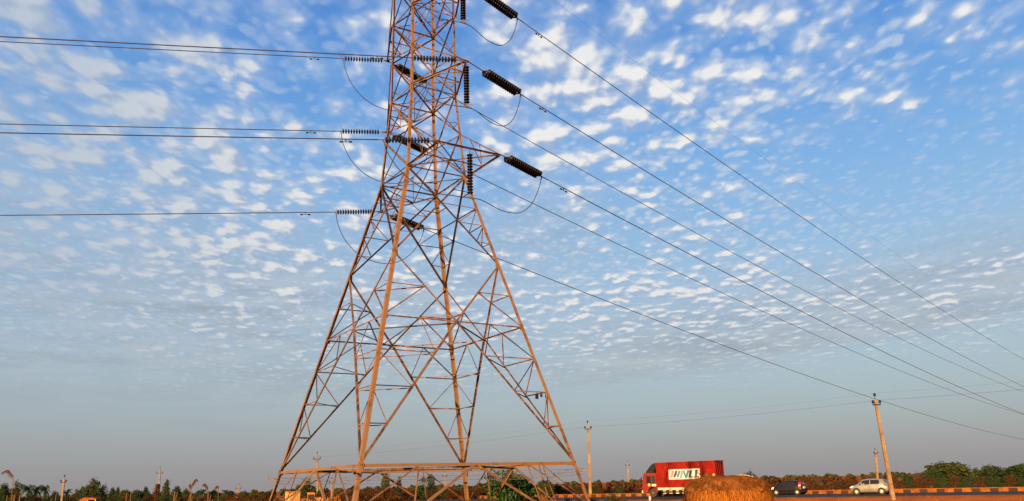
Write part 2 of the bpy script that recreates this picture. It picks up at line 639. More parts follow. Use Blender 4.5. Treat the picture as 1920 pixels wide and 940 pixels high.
# ------------------------------------------------------------------ ground and road
RD = Vector((0.8035, -0.5953, 0.0))          # along the road, towards the right and nearer
RM = Vector((-0.5953, -0.8035, 0.0))         # across the road, towards the camera
R0 = Vector((14.0, 91.0, 0.0))               # a point on the near edge of the asphalt
FIELD = -0.8


def road_st(x, y):
    d = Vector((x, y, 0)) - R0
    return d.dot(RD), d.dot(RM)


def ground_z(x, y):
    t, e = road_st(x, y)
    if e > 0:
        k = min(e / 7.0, 1.0)
        z = -0.03 + (FIELD + 0.03) * (k * k * (3 - 2 * k))
        if 1.5 < e < 120:
            z += 0.05 * math.sin(t * 0.7 + e * 0.4) * math.sin(e * 0.9 - t * 0.23) + 0.03 * math.sin(t * 2.1 - e)
        return z
    if e > -18:
        return -0.03
    k = min((-18 - e) / 6.0, 1.0)
    return -0.03 - 0.35 * k


def ground():
    es = [160, 130, 110] + [100 - 2.5 * i for i in range(31)] + [24 - 0.75 * i for i in range(32)] + [0, -18, -20, -22, -24, -40, -80, -150, -300, -600, -1200, -2500, -5000]
    ts = [-5000, -2500, -1200, -600, -300, -180, -120] + [-90 + 1.5 * i for i in range(101)] + [75, 100, 150, 300, 600, 1200, 2500, 5000]
    vs, fs = [], []
    for e in es:
        for t in ts:
            p = R0 + RD * t + RM * e
            vs.append((p.x, p.y, ground_z(p.x, p.y)))
    n = len(ts)
    for i in range(len(es) - 1):
        for j in range(n - 1):
            fs.append((i * n + j, i * n + j + 1, (i + 1) * n + j + 1, (i + 1) * n + j))
    b = MB()
    b.add(vs, fs)
    o = b.build('ground', M['earth'], smooth=True)
    tag(o, kind='structure')
    b = MB()
    for (a, c) in (((-2000, 0.0), (2000, -16.6)),):
        p = [R0 + RD * x + RM * y for x, y in ((a[0], a[1]), (c[0], a[1]), (c[0], c[1]), (a[0], c[1]))]
        b.add([(q.x, q.y, 0.0) for q in p] + [(q.x, q.y, -0.06) for q in p], [(0, 1, 2, 3), (0, 4, 5, 1), (1, 5, 6, 2), (2, 6, 7, 3), (3, 7, 4, 0)])
    tag(b.build('road', M['asphalt']), kind='structure')


ground()

# painted parapet kerb along the far side of the road
bar_root = R0 + RM * -15.75
BD = (RD + RM * 0.09).normalized()
b = MB()
prof = [(-0.26, 0.0), (-0.17, 0.42), (0.17, 0.42), (0.26, 0.0)]
vs, fs = [], []
xs = [-160 + 2 * i for i in range(116)]
for x in xs:
    for (yy, zz) in prof:
        vs.append((x, yy, zz))
for i in range(len(xs) - 1):
    for k in range(3):
        fs.append((i * 4 + k, i * 4 + k + 1, i * 4 + k + 5, i * 4 + k + 4))
fs += [(0, 1, 2, 3), tuple(len(vs) - 4 + k for k in (3, 2, 1, 0))]
b.add(vs, fs)
o = b.build('crash_barrier', M['barrier'])
o.location = (bar_root.x, bar_root.y, -0.02)
o.rotation_euler = (0, 0, math.atan2(BD.y, BD.x))
tag(o, 'low roadside barrier painted in black and ochre blocks behind the cars', 'barrier')

# ------------------------------------------------------------------ the lattice tower
TC = Vector((-4.623, 40.0, 0.0))
ROT = -1.7874
TN = Vector((0.5387, -0.8425, 0.0))          # direction of the near side cross arms
TT = Vector((0.8425, 0.5387, 0.0))
UP = Vector((0, 0, 1))
ZL = [-1.1, 2.78, 12.49, 17.43, 22.21, 27.02, 29.6, 32.9]
HW = [7.4546 + (2.78 + 1.1) * 0.348, 7.4546, 4.053, 2.378, 1.895, 1.880, 1.80, 0.22]
FACES = [(0, 1), (1, 2), (2, 3), (3, 0)]


def hw(z):
    return float(np.interp(z, ZL, HW))


def leg(k, z):
    a = ROT + k * math.pi / 2
    return TC + Vector((math.cos(a), math.sin(a), 0)) * hw(z) + UP * z


tower = thing('lattice_tower', 'tall rust coloured steel lattice tower carrying the power lines', 'power tower', (TC.x, TC.y, FIELD))


class Face:
    def __init__(self, i):
        self.a, self.b = FACES[i]
        pa, pb = leg(self.a, 5), leg(self.b, 5)
        self.t = (pb - pa).normalized()
        c = (pa + pb) / 2
        n = c - TC
        n.z = 0
        self.out = n.normalized()

    def L(self, s, z):
        return leg(self.a if s == 0 else self.b, z)

    def mid(self, z):
        return (self.L(0, z) + self.L(1, z)) / 2


def member(name, p, q, size, face_out, off=0.012, th=None):
    """one rolled angle of the lattice, flange in the face, web pointing inwards"""
    p, q = Vector(p), Vector(q)
    d = (q - p).normalized()
    out = Vector(face_out)
    out = (out - d * out.dot(d)).normalized()
    u = d.cross(out)
    if u.z > 0:
        u = -u
    mb = MB(tower.location)
    size *= 0.76
    mb.angle(p - out * off, q - out * off, size, th or max(0.007, size * 0.11), u, -out)
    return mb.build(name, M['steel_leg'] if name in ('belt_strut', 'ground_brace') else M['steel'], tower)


# legs
for k in range(4):
    a = ROT + k * math.pi / 2
    na, nb = TC + Vector((0, 0, 0)), None
    mb = MB(tower.location)
    zs = [-1.1, 17.43, 22.21, 29.6, 32.9]
    for i in range(4):
        sz = [0.172, 0.132, 0.12, 0.09][i]
        p, q = leg(k, zs[i]), leg(k, zs[i + 1])
        d = (q - p).normalized()
        u = leg((k + 1) % 4, 10) - leg(k, 10)
        v = leg((k - 1) % 4, 10) - leg(k, 10)
        u = (u - d * u.dot(d)).normalized()
        v = (v - d * v.dot(d)).normalized()
        mb.angle(p, q, sz, sz * 0.1, u, v, shift=False)
    # gusset plates
    for z in (2.78, 9.25, 12.49, 17.43, 19.85, 22.21, 24.6, 27.02):
        p = leg(k, z)
        for kk in (1, -1):
            w = leg((k + kk) % 4, z) - p
            w.normalize()
            s = 0.19 if z < 18 else 0.14
            mb.bar(p + w * (0.02 + s / 2) - UP * s * 0.7, p + w * (0.02 + s / 2) + UP * s * 0.7, s, 0.012, up=w.cross(UP))
    lo = mb.build('leg', M['steel_leg'], tower)
    if k in (0,):
        st = MB()
        st.tube([(0, 0, 0), (0.19, 0, 0)], 0.011, 5)
        st.lathe([(0.178, 0.02), (0.195, 0.02)], n=6)
        first = None
        z, j = 3.4, 0
        while z < 27.0:
            p = leg(k, z)
            w = (leg((k + (1 if j % 2 else -1)) % 4, z) - p).normalized()
            out = -((leg((k + (-1 if j % 2 else 1)) % 4, z) - p).normalized())
            if first is None:
                first = o = st.build('step_bolt', M['bolt'], lo)
            else:
                o = first.copy()
                put(o, lo)
            o.location = p + w * 0.10 - Vector(tower.location)
            o.rotation_euler = out.to_track_quat('X', 'Z').to_euler()
            z += 0.42
            j += 1
    # outrigger for the barbed wire
    mb = MB(tower.location)
    rad = (leg(k, 2.5) - TC)
    rad.z = 0
    rad.normalize()
    p = leg(k, 2.48)
    mb.bar(p, p + rad * 0.42 - UP * 0.02, 0.05, 0.05)
    mb.bar(p + rad * 0.42 - UP * 0.05, p + rad * 0.55 + UP * 0.16, 0.04, 0.04)
    mb.build('wire_outrigger', M['steel'], tower)

ZB, Z3, Z2, Z1, ZM, Zm, ZA, ZW = 2.78, 4.46, 6.06, 7.67, 9.25, 10.88, 12.49, 17.43
for i in range(4):
    F = Face(i)
    O = F.out
    ap = F.mid(ZM)
    bm_ = F.mid(ZB)
    # below the belt
    for s in (0, 1):
        foot = F.L(s, -0.9)
        member('ground_brace', bm_, foot, 0.13, O, 0.025)
        bq = bm_.lerp(F.L(s, ZB), 0.5)
        dm = bm_.lerp(foot, 0.5)
        lm = F.L(s, 0.95)
        member('ground_strut', bq, dm, 0.065, O, 0.05)
        member('ground_strut', bq, lm, 0.065, O, 0.05)
        member('ground_strut', dm, lm, 0.06, O, 0.07)
    member('belt_strut', F.L(0, ZB), F.L(1, ZB), 0.17, O, 0.022)
    # belt to middle horizontal
    member('cross_strut', F.L(0, ZM), F.L(1, ZM), 0.085, O, 0.03)
    for s in (0, 1):
        A = F.L(s, ZB)
        member('diagonal_brace', A, ap, 0.125, O, 0.022)
        dg = lambda z: A.lerp(ap, (z - ZB) / (ZM - ZB))
        for z in (Z1, Z2, Z3):
            member('leg_lacing', F.L(s, z), dg(z), 0.065, O, 0.05)
        Q = ap.lerp(F.L(s, ZM), 0.5)
        member('leg_lacing', Q, F.L(s, Z1), 0.065, O, 0.062)
        member('leg_lacing', Q, dg(Z1), 0.05, O, 0.062)
        member('leg_lacing', F.L(s, Z1), dg(Z2), 0.05, O, 0.062)
        member('leg_lacing', F.L(s, Z2), dg(Z3), 0.05, O, 0.062)
        # middle horizontal to waist knee
        B_ = F.L(s, ZA)
        member('diagonal_brace', ap, B_, 0.105, O, 0.022)
        D = ap.lerp(B_, 0.5)
        member('knee_strut', D, F.L(s, Zm), 0.065, O, 0.05)
        member('knee_strut', D, F.L(s, ZM), 0.07, O, 0.06)
        # X panel under the waist
    XA0, XA1, XW0, XW1 = F.L(0, ZA), F.L(1, ZA), F.L(0, ZW), F.L(1, ZW)
    member('diagonal_brace', XW0, XA1, 0.11, O, 0.020)
    member('diagonal_brace', XW1, XA0, 0.11, O, 0.034)
    w0, w1 = (XW1 - XW0).length, (XA1 - XA0).length
    kx = w1 / (w0 + w1)
    zx = ZA + (ZW - ZA) * kx
    X = XW0.lerp(XA1, 1 - kx)
    for s in (0, 1):
        A, W_ = F.L(s, ZA), F.L(s, ZW)
        member('waist_lacing', X, F.L(s, zx), 0.06, O, 0.05)
        d1 = X.lerp(A, 0.62)
        d2 = X.lerp(A, 0.31)
        z1_ = A.lerp(W_, 0.23).z
        z2_ = A.lerp(W_, 0.44).z
        member('waist_lacing', d1, F.L(s, z1_), 0.05, O, 0.05)
        member('waist_lacing', d2, F.L(s, z2_), 0.05, O, 0.05)
        member('waist_lacing', d1, F.L(s, z2_), 0.05, O, 0.06)
        member('waist_lacing', d2, F.L(s, zx), 0.05, O, 0.06)
        u1 = X.lerp(W_, 0.5)
        member('waist_lacing', u1, F.L(s, (zx + ZW) / 2), 0.05, O, 0.05)
    # cage
    lv = [17.43, 19.85, 22.21, 24.6, 27.02, 29.6]
    for j in range(5):
        za, zb = lv[j], lv[j + 1]
        member('cage_brace', F.L(0, za), F.L(1, zb), 0.085, O, 0.018)
        member('cage_brace', F.L(1, za), F.L(0, zb), 0.085, O, 0.030)
    for z in (17.43, 22.21, 27.02, 29.6):
        member('cross_strut', F.L(0, z), F.L(1, z), 0.09, O, 0.042)
    # little stubs towards the crossings
    for j in range(4):
        za, zb = lv[j], lv[j + 1]
        c = (F.L(0, za) + F.L(1, za) + F.L(0, zb) + F.L(1, zb)) / 4
        for s in (0, 1):
            q = F.L(s, za).lerp(c, 0.5)
            member('cage_lacing', q, F.L(s, za + (zb - za) * 0.3), 0.04, O, 0.05)
    member('peak_brace', F.L(0, 29.6), F.L(1, 31.4), 0.07, O, 0.02)
    member('peak_brace', F.L(1, 29.6), F.L(0, 31.4), 0.07, O, 0.03)

# hip braces inside the body
for k in range(4):
    f0, f1 = Face((k - 1) % 4), Face(k)
    d0 = f0.mid(ZM).lerp(leg(k, ZA), 0.5)
    d1 = f1.mid(ZM).lerp(leg(k, ZA), 0.5)
    member('hip_brace', d0, d1, 0.065, UP)
    e0 = f0.mid(ZM)
    e1 = f1.mid(ZM)
    member('hip_brace', e0, e1, 0.07, UP, 0.06)
    for z in (Z1, Z2, Z3):
        t = (z - ZB) / (ZM - ZB)
        g0, g1 = leg(k, ZB).lerp(e0, t), leg(k, ZB).lerp(e1, t)
        member('hip_brace', g0, g1, 0.05, UP, 0.05)
    h0 = f0.mid(ZB)
    h1 = f1.mid(ZB)
    member('belt_tie', h0, h1, 0.10, UP, 0.05)
for z in (17.43, 22.21, 27.02):
    member('plan_brace', leg(0, z), leg(2, z), 0.06, UP, 0.05)
    member('plan_brace', leg(1, z), leg(3, z), 0.06, UP, 0.08)
f1 = Face(1)
member('ground_strut', f1.mid(ZB).lerp(f1.L(0, ZB), 0.45), f1.mid(-0.8).lerp(f1.L(0, -0.8), 0.45), 0.08, f1.out, 0.08)

# barbed strands round the legs under the belt
mb = MB(tower.location)
rng = random.Random(5)
for i in range(4):
    a, c = FACES[i]
    for j, z in enumerate((2.52, 2.40, 2.28)):
        rr = 1.05 - 0.02 * j
        p, q = leg(a, z), leg(c, z)
        p = TC + (p - TC) * rr
        q = TC + (q - TC) * rr
        p.z = q.z = z
        pts = []
        for s in range(13):
            t = s / 12
            w = p.lerp(q, t)
            w.z -= 0.5 * t * (1 - t) * (0.4 + 0.3 * j)
            pts.append(w)
        mb.tube(pts, 0.006, 4)
        for s in range(44):
            t = (s + rng.random()) / 44
            w = p.lerp(q, t)
            w.z -= 0.5 * t * (1 - t) * (0.4 + 0.3 * j)
            dd = Vector((rng.uniform(-1, 1), rng.uniform(-1, 1), rng.uniform(-1, 1))).normalized() * 0.05
            mb.tube([w - dd, w + dd], 0.004, 3)
mb.build('barbed_wire', M['barbed'], tower)

# dark plates hung on the right leg
p = leg(1, Z2)
F = Face(1)
q = leg(1, ZB).lerp(F.mid(ZM), (Z2 - ZB) / (ZM - ZB))
for t, w, h in ((0.34, 0.17, 0.23), (0.20, 0.12, 0.13), (0.07, 0.04, 0.19)):
    mb = MB(tower.location)
    c = p.lerp(leg(1, ZB).lerp(Face(0).mid(ZM), (Z2 - ZB) / (ZM - ZB)), t) - UP * (h / 2 + 0.10) - TN * 0.05
    mb.bar(c - UP * h / 2, c + UP * h / 2, w, 0.02, up=TN)
    mb.bar(c + UP * h / 2, c + UP * (h / 2 + 0.1), 0.02, 0.012, up=TN)
    mb.build('hanging_plate', M['dark'], tower)

# cross arms: near side (towards the viewer's right) and far side
ARM_R = {1: 5.08, 2: 4.84, 3: 4.585}
ARM_L = {1: 5.52, 2: 4.86, 3: 4.98}
LVZ = {1: 17.43, 2: 22.21, 3: 27.02}
MIDZ = {1: 19.85, 2: 24.6, 3: 29.6}
TIP = {}
for n in (1, 2, 3):
    TIP[('R', n)] = TC + TN * ARM_R[n] + UP * LVZ[n]
    TIP[('L', n)] = TC - TN * ARM_L[n] + UP * LVZ[n]
TIP[('R', '1a')] = TIP[('R', 1)] - TT * 1.69
TIP[('R', '1b')] = TIP[('R', 1)] + TT * 1.69


def bars(parent, name, lst, ref):
    mb = MB(tower.location)
    for (p, q, s) in lst:
        p, q = Vector(p), Vector(q)
        d = (q - p).normalized()
        out = UP - d * UP.dot(d)
        out.normalize()
        s *= 0.82
        mb.angle(p, q, s, max(0.007, s * 0.11), d.cross(out), -out)
    return mb.build(name, M['steel'], parent)


def cross_arm(side, n):
    z, zm = LVZ[n], MIDZ[n]
    a, c = (0, 1) if side == 'R' else (3, 2)
    pa, pc = leg(a, z), leg(c, z)
    ua, uc = leg(a, zm), leg(c, zm)
    if side == 'R' and n == 1:
        ta, tc = TIP[('R', '1a')], TIP[('R', '1b')]
    else:
        ta = tc = TIP[(side, n)]
    low = [(pa, ta, 0.10), (pc, tc, 0.10)]
    if ta is not tc:
        low.append((ta - TT * 0.05, tc + TT * 0.05, 0.10))
    else:
        low.append((ta - TT * 0.16, ta + TT * 0.16, 0.10))
    arm = bars(tower, 'cross_arm', low, UP)
    bars(arm, 'arm_tie', [(ua, ta + UP * 0.02, 0.075), (uc, tc + UP * 0.02, 0.075)], UP)
    lac = []
    if ta is not tc:
        lac += [(pa, tc, 0.07), (pc, ta, 0.07)]
        m0, m1 = pa.lerp(ta, 0.5), pc.lerp(tc, 0.5)
        lac.append((m0, m1, 0.055))
        for (l0, l1, u0, u1) in ((pa, ta, ua, ta), (pc, tc, uc, tc)):
            lac.append((l0.lerp(l1, 0.5), u0.lerp(u1, 0.5), 0.045))
            lac.append((l0.lerp(l1, 0.5), u0.lerp(u1, 0.25), 0.045))
    else:
        for t in (0.4, 0.7):
            lac.append((pa.lerp(ta, t), pc.lerp(tc, t), 0.05))
            lac.append((pa.lerp(ta, t), ua.lerp(ta, t), 0.045))
            lac.append((pc.lerp(tc, t), uc.lerp(tc, t), 0.045))
        lac.append((pa, pc.lerp(tc, 0.4), 0.05))
        lac.append((pa.lerp(ta, 0.4), pc.lerp(tc, 0.7), 0.05))
        lac.append((pa.lerp(ta, 0.4), ua, 0.045))
        lac.append((pc.lerp(tc, 0.4), uc, 0.045))
    bars(arm, 'arm_lacing', lac, UP)


for side in ('R', 'L'):
    for n in (1, 2, 3):
        cross_arm(side, n)
pk = TC + UP * 32.9
for sgn in (1, -1):
    t = pk + TN * 2.0 * sgn
    bars(tower, 'earth_wire_arm', [(pk, t, 0.08), (leg(0, 31.4) if sgn > 0 else leg(2, 31.4), t, 0.07), (leg(1, 31.4) if sgn > 0 else leg(3, 31.4), t, 0.07)], UP)

# ------------------------------------------------------------------ conductors, insulators, jumpers
TH_R, A_R, B_R = 0.8347, -0.1024, 2.575e-4
TH_L, A_L, B_L = 3.4532, -0.0898, 1.0e-4


def on_wire(tip, th, a, b, s):
    return Vector((tip.x + math.cos(th) * s, tip.y + math.sin(th) * s, tip.z + a * s + b * s * s))


disc_mb = MB()
disc_mb.m = 1
disc_mb.lathe([(-0.062, 0.0), (-0.062, 0.036), (-0.02, 0.042), (-0.006, 0.05)], n=10)
disc_mb.m = 0
disc_mb.lathe([(-0.045, 0.05), (-0.040, 0.095), (-0.012, 0.138), (0.026, 0.144), (0.034, 0.134), (0.024, 0.105), (0.038, 0.095), (0.024, 0.06), (0.036, 0.03), (0.036, 0.0)], n=14)
disc_mb.m = 1
disc_mb.lathe([(0.03, 0.013), (0.085, 0.013)], n=6)
DISC = None


def disc(parent, loc, rot=(0, 0, 0)):
    global DISC
    if DISC is None:
        DISC = o = disc_mb.build('disc', [M['glaze'], M['cap']], parent, smooth=True)
    else:
        o = DISC.copy()
        put(o, parent)
    o.location = loc
    o.rotation_euler = rot
    return o


def horn(parent, x, lean, h=0.34):
    mb = MB()
    mb.tube([(x, 0, 0.03), (x, 0.02, h * 0.55), (x + lean * 0.4, 0.03, h * 0.85), (x + lean, 0.03, h)], 0.008, 5)
    mb.build('arcing_horn', M['fitting'], parent)


def frame_rot(direction, up=UP):
    x = Vector(direction).normalized()
    y = Vector(up).cross(x)
    if y.length < 1e-4:
        y = Vector((0, 1, 0))
    y.normalize()
    z = x.cross(y)
    return Matrix((x, y, z)).transposed().to_euler()


def strain_string(tip, th, a, s0, s1, label, group):
    p0, p1 = on_wire(tip, th, a, 0, s0), on_wire(tip, th, a, 0, s1)
    o = thing('insulator_string', label, 'insulator string', tip, 0, group)
    o.rotation_euler = frame_rot(p1 - p0)
    n = 14
    step = (s1 - s0) / n
    mb = MB()
    mb.tube([(0, 0, 0), (s0 - 0.03, 0, 0)], 0.022, 6)
    mb.bar((0.08, 0, 0), (min(s0 - 0.1, 0.28), 0, 0), 0.03, 0.08)
    mb.build('link_rod', M['fitting'], o)
    for i in range(n):
        disc(o, (s0 + step * (i + 0.5), 0, 0), (0, 0, 0))
    mb = MB()
    mb.tube([(s1 - 0.02, 0, 0), (s1 + 0.32, 0, 0)], [0.03, 0.024], 8)
    mb.bar((s1 + 0.10, 0, 0.01), (s1 + 0.02, 0, -0.14), 0.04, 0.05)
    mb.build('dead_end_clamp', M['fitting'], o)
    horn(o, s0 + 0.05, -0.10)
    horn(o, s1 + 0.0, 0.12)
    return o


def double_string(tip, th, a, s0, s1, label, group):
    p0, p1 = on_wire(tip, th, a, 0, s0), on_wire(tip, th, a, 0, s1)
    o = thing('insulator_string', label, 'insulator string', tip, 0, group)
    o.rotation_euler = frame_rot(p1 - p0)
    n = 15
    a0, a1 = s0 + 0.12, s1 - 0.1
    step = (a1 - a0) / n
    mb = MB()
    mb.tube([(0, 0, 0), (s0, 0, 0)], 0.026, 6)
    mb.build('link_rod', M['fitting'], o)
    for (x, sg) in ((s0, 1), (s1, -1)):
        mb = MB()
        vs = [(x - 0.06 * sg, -0.05, z) for z in (-.012, .012)] + [(x - 0.06 * sg, 0.05, z) for z in (-.012, .012)] + \
             [(x + 0.10 * sg, 0.24, z) for z in (-.012, .012)] + [(x + 0.10 * sg, -0.24, z) for z in (-.012, .012)]
        mb.add(vs, [(0, 2, 4, 6), (1, 7, 5, 3), (0, 1, 3, 2), (2, 3, 5, 4), (4, 5, 7, 6), (6, 7, 1, 0)])
        mb.build('yoke_plate', M['fitting'], o)
    for y in (-0.165, 0.165):
        for i in range(n):
            disc(o, (a0 + step * (i + 0.5), y, 0), (0, 0, 0))
    mb = MB()
    mb.tube([(s1, 0, 0), (s1 + 0.35, 0, 0)], [0.035, 0.024], 8)
    mb.bar((s1 + 0.12, 0, 0.0), (s1 + 0.10, 0, -0.18), 0.04, 0.05)
    mb.build('dead_end_clamp', M['fitting'], o)
    for x, ln in ((s0 + 0.05, 0.24), (s1 - 0.02, -0.12)):
        mb = MB()
        if ln > 0:
            mb.tube([(x, 0.1, 0.0), (x, 0.1, 0.30), (x + ln, 0.1, 0.30), (x + ln, 0.1, 0.26)], 0.010, 5)
        else:
            mb.tube([(x, 0.08, 0.0), (x, 0.08, 0.30), (x - 0.05, 0.08, 0.38), (x - 0.12, 0.08, 0.32), (x - 0.13, 0.08, 0.06)], 0.010, 5)
        mb.build('arcing_horn', M['fitting'], o)
    return o


def pilot_string(top, label):
    o = thing('insulator_string', label, 'insulator string', top, 0, 'hanging insulator strings on the near side arms')
    mb = MB()
    mb.tube([(0, 0, 0.05), (0, 0, -0.22)], 0.02, 6)
    mb.build('link_rod', M['fitting'], o)
    for i in range(14):
        disc(o, (0, 0, -0.28 - 0.146 * i), (0, math.pi / 2, 0))
    zb = -0.28 - 0.146 * 13 - 0.08
    mb = MB()
    mb.tube([(0, 0, zb + 0.02), (0, 0, zb - 0.14)], 0.02, 6)
    mb.bar((-0.14, -0.09, zb - 0.18), (0.14, 0.09, zb - 0.18), 0.06, 0.08)
    mb.build('jumper_clamp', M['cap'], o)
    for sg in (1, -1):
        mb = MB()
        mb.tube([(0, 0, zb - 0.04), (0.24 * sg, 0.08 * sg, zb - 0.04), (0.36 * sg, 0.12 * sg, zb + 0.04)], 0.008, 5)
        mb.build('arcing_horn', M['fitting'], o)
    mb = MB()
    mb.tube([(0, 0, -0.12), (0.16, 0.05, -0.13), (0.26, 0.09, -0.36)], 0.008, 5)
    mb.build('arcing_horn', M['fitting'], o)
    return Vector(top) + UP * (zb - 0.2)


ORD = {1: 'lower', 2: 'middle', 3: 'upper'}
pilot_end = {1: pilot_string(TIP[('R', 1)] - UP * 0.1, 'single insulator string hanging from the lower near arm between its two tips'),
             2: pilot_string(TIP[('R', 2)] - UP * 0.1, 'single insulator string hanging from the tip of the middle near arm'),
             3: pilot_string(TIP[('R', 3)] - UP * 0.1, 'single insulator string cut off by the top edge, hanging from the upper near arm')}

RW = [('R', '1b', 0.42, 3.00, 'thick double insulator string on the right tip of the lower near arm'),
      ('R', 2, 1.25, 3.93, 'thick double insulator string on the long link of the middle near arm'),
      ('R', 3, 1.43, 4.08, 'thick double insulator string highest in the picture, right of the tower'),
      ('L', 3, 0.62, 3.14, 'thick double insulator string seen through the upper cage of the tower'),
      ('L', 2, 0.55, 3.14, 'thick double insulator string seen through the cage at the middle far arm'),
      ('L', 1, 0.75, 3.23, 'thick double insulator string seen inside the tower below the waist')]
LWL = [('L', 3, 0.28, 2.59, 'row of discs left of the tower at the upper far arm'),
       ('R', 2, 0.50, 2.66, 'row of discs crossing the front of the cage at the middle near arm'),
       ('L', 2, 0.44, 2.63, 'row of discs left of the tower at the middle far arm'),
       ('R', '1a', 0.40, 2.50, 'row of discs crossing the tower at the left tip of the lower near arm'),
       ('L', 1, 0.50, 2.53, 'lowest row of discs left of the tower at the far arm')]
endR, endL = {}, {}


def conductor(tip, th, a, b, s0, s1, label, r=0.024, name='conductor_wire', group='overhead line wires'):
    mb = MB(on_wire(tip, th, a, b, s0))
    N_ = 60
    pts = [on_wire(tip, th, a, b, s0 + (s1 - s0) * (i / N_) ** 1.3) for i in range(N_ + 1)]
    mb.tube(pts, r, 6)
    o = mb.build(name, M['wire'], None, smooth=True)
    o.location = on_wire(tip, th, a, b, s0)
    tag(o, label, 'wire', group)


def damper(tip, th, a, b, s, label):
    p = on_wire(tip, th, a, b, s)
    o = thing('vibration_damper', label, 'damper', p, 0, 'vibration dampers on the wires')
    o.rotation_euler = frame_rot(on_wire(tip, th, a, b, s + 0.5) - p)
    mb = MB()
    mb.bar((0, 0, 0.02), (0, 0, -0.13), 0.05, 0.03, up=(1, 0, 0))
    mb.build('clamp', M['dark'], o)
    mb = MB()
    mb.tube([(-0.26, 0, -0.13), (0.26, 0, -0.13)], 0.010, 5)
    mb.build('messenger_rod', M['dark'], o)
    for sg in (1, -1):
        mb = MB()
        mb.lathe([(0.13 * sg, 0.02), (0.15 * sg, 0.042), (0.27 * sg, 0.042), (0.29 * sg, 0.02)], (0, 0, -0.13), n=8)
        mb.build('weight', M['dark'], o)


WLAB = {('R', '1b'): 'wire running away right from the lower near arm', ('R', 2): 'wire running away right from the middle near arm',
        ('R', 3): 'uppermost thick wire running away to the right', ('L', 3): 'wire running away right from behind the upper cage',
        ('L', 2): 'wire running away right from behind the waist', ('L', 1): 'lowest wire running right, passing the near concrete pole top'}
for side, n, s0, s1, lab in RW:
    tip = TIP[(side, n)]
    double_string(tip, TH_R, A_R, s0, s1, lab, 'double insulator strings on the right running wires')
    endR[(side, n)] = on_wire(tip, TH_R, A_R, B_R, s1 + 0.1)
    conductor(tip, TH_R, A_R, B_R, s1 + 0.3, 420, WLAB[(side, n)])
    if side == 'R':
        damper(tip, TH_R, A_R, B_R, s1 + 1.9, 'small dark damper under the %s' % WLAB[(side, n)].replace('uppermost thick wire', 'topmost thick wire'))
WLL = {('L', 3): 'second wire from the top running left to the picture edge', ('R', 2): 'topmost wire running left, passing in front of the cage',
       ('L', 2): 'third wire from the top running left to the picture edge', ('R', '1a'): 'fourth wire from the top running left, from the near lower arm',
       ('L', 1): 'lowest wire running left to the picture edge'}
for side, n, s0, s1, lab in LWL:
    tip = TIP[(side, n)]
    strain_string(tip, TH_L, A_L, s0, s1, lab, 'single insulator strings on the left running wires')
    endL[(side, n)] = on_wire(tip, TH_L, A_L, B_L, s1 + 0.05)
    conductor(tip, TH_L, A_L, B_L, s1 + 0.25, 120, WLL[(side, n)])
    damper(tip, TH_L, A_L, B_L, s1 + 1.75, 'small dark damper under the %s' % WLL[(side, n)].replace(', passing in front of the cage', '').replace(' to the picture edge', '').replace(', from the near lower arm', ''))
# the upper near arm carries a left running wire too, above the upper picture edge
strain_string(TIP[('R', 3)], TH_L, A_L, 0.5, 2.66, 'row of discs above the picture edge at the upper near arm', 'single insulator strings on the left running wires')
endL[('R', 3)] = on_wire(TIP[('R', 3)], TH_L, A_L, B_L, 2.71)
conductor(TIP[('R', 3)], TH_L, A_L, B_L, 2.9, 120, 'wire running left above the picture edge from the upper near arm')
conductor(pk + TN * 2.0, TH_R, -0.10, 2.5e-4, 0.0, 420, 'thin faint earth wire running right above the other wires', 0.006)


def smooth_curve(pts, sub=8):
    P_ = [Vector(p) for p in pts]
    P_ = [P_[0] * 2 - P_[1]] + P_ + [P_[-1] * 2 - P_[-2]]
    out = []
    for i in range(1, len(P_) - 2):
        for k in range(sub):
            t = k / sub
            p0, p1, p2, p3 = P_[i - 1], P_[i], P_[i + 1], P_[i + 2]
            out.append(0.5 * ((2 * p1) + (p2 - p0) * t + (2 * p0 - 5 * p1 + 4 * p2 - p3) * t * t + (-p0 + 3 * p1 - 3 * p2 + p3) * t ** 3))
    out.append(P_[-2])
    return out


def jumper(pts, label):
    mb = MB(pts[0])
    mb.tube(smooth_curve(pts), 0.020, 6)
    o = mb.build('jumper_wire', M['wire'], None, smooth=True)
    o.location = pts[0]
    tag(o, label, 'jumper wire', 'slack jumper loops')


def loop(A, B_, uv):
    """slack loop through places at fractions of the way from A to B_, dropped by given depths"""
    return [Vector(A)] + [Vector(A).lerp(Vector(B_), t) - UP * d for t, d in uv] + [Vector(B_)]


SAG = [(0.03, 0.75), (0.12, 1.65), (0.28, 2.35), (0.48, 2.6), (0.68, 2.4), (0.86, 1.65), (0.97, 0.6)]
for n in (3, 2, 1):
    jumper(loop(endL[('L', n)], endR[('L', n)], SAG), 'slack jumper loop left of the tower at the %s far arm' % ORD[n])
SAG2 = [(0.16, 0.32), (0.42, 1.15), (0.66, 1.55), (0.84, 1.3), (0.96, 0.55)]
for n, a, bb in ((1, ('R', '1a'), ('R', '1b')), (2, ('R', 2), ('R', 2)), (3, ('R', 3), ('R', 3))):
    e = pilot_end[n]
    right = loop(e, endR[bb], SAG2)
    if a is not None:
        left = loop(endL[a], e, [(0.05, 0.5), (0.22, 1.0), (0.5, 1.05), (0.8, 0.45)])
    else:
        l0 = on_wire(TIP[('R', 3)], TH_L, A_L, B_L, 2.6)
        left = loop(l0, e, [(0.05, 0.5), (0.22, 1.0), (0.5, 1.05), (0.8, 0.45)])
    jumper(left + right[1:], 'slack jumper loop carried by the hanging string of the %s near arm' % ORD[n])

# ------------------------------------------------------------------ vehicles on the road
HEAD = math.atan2(-RD.y, -RD.x)              # heading of the traffic: away to the left


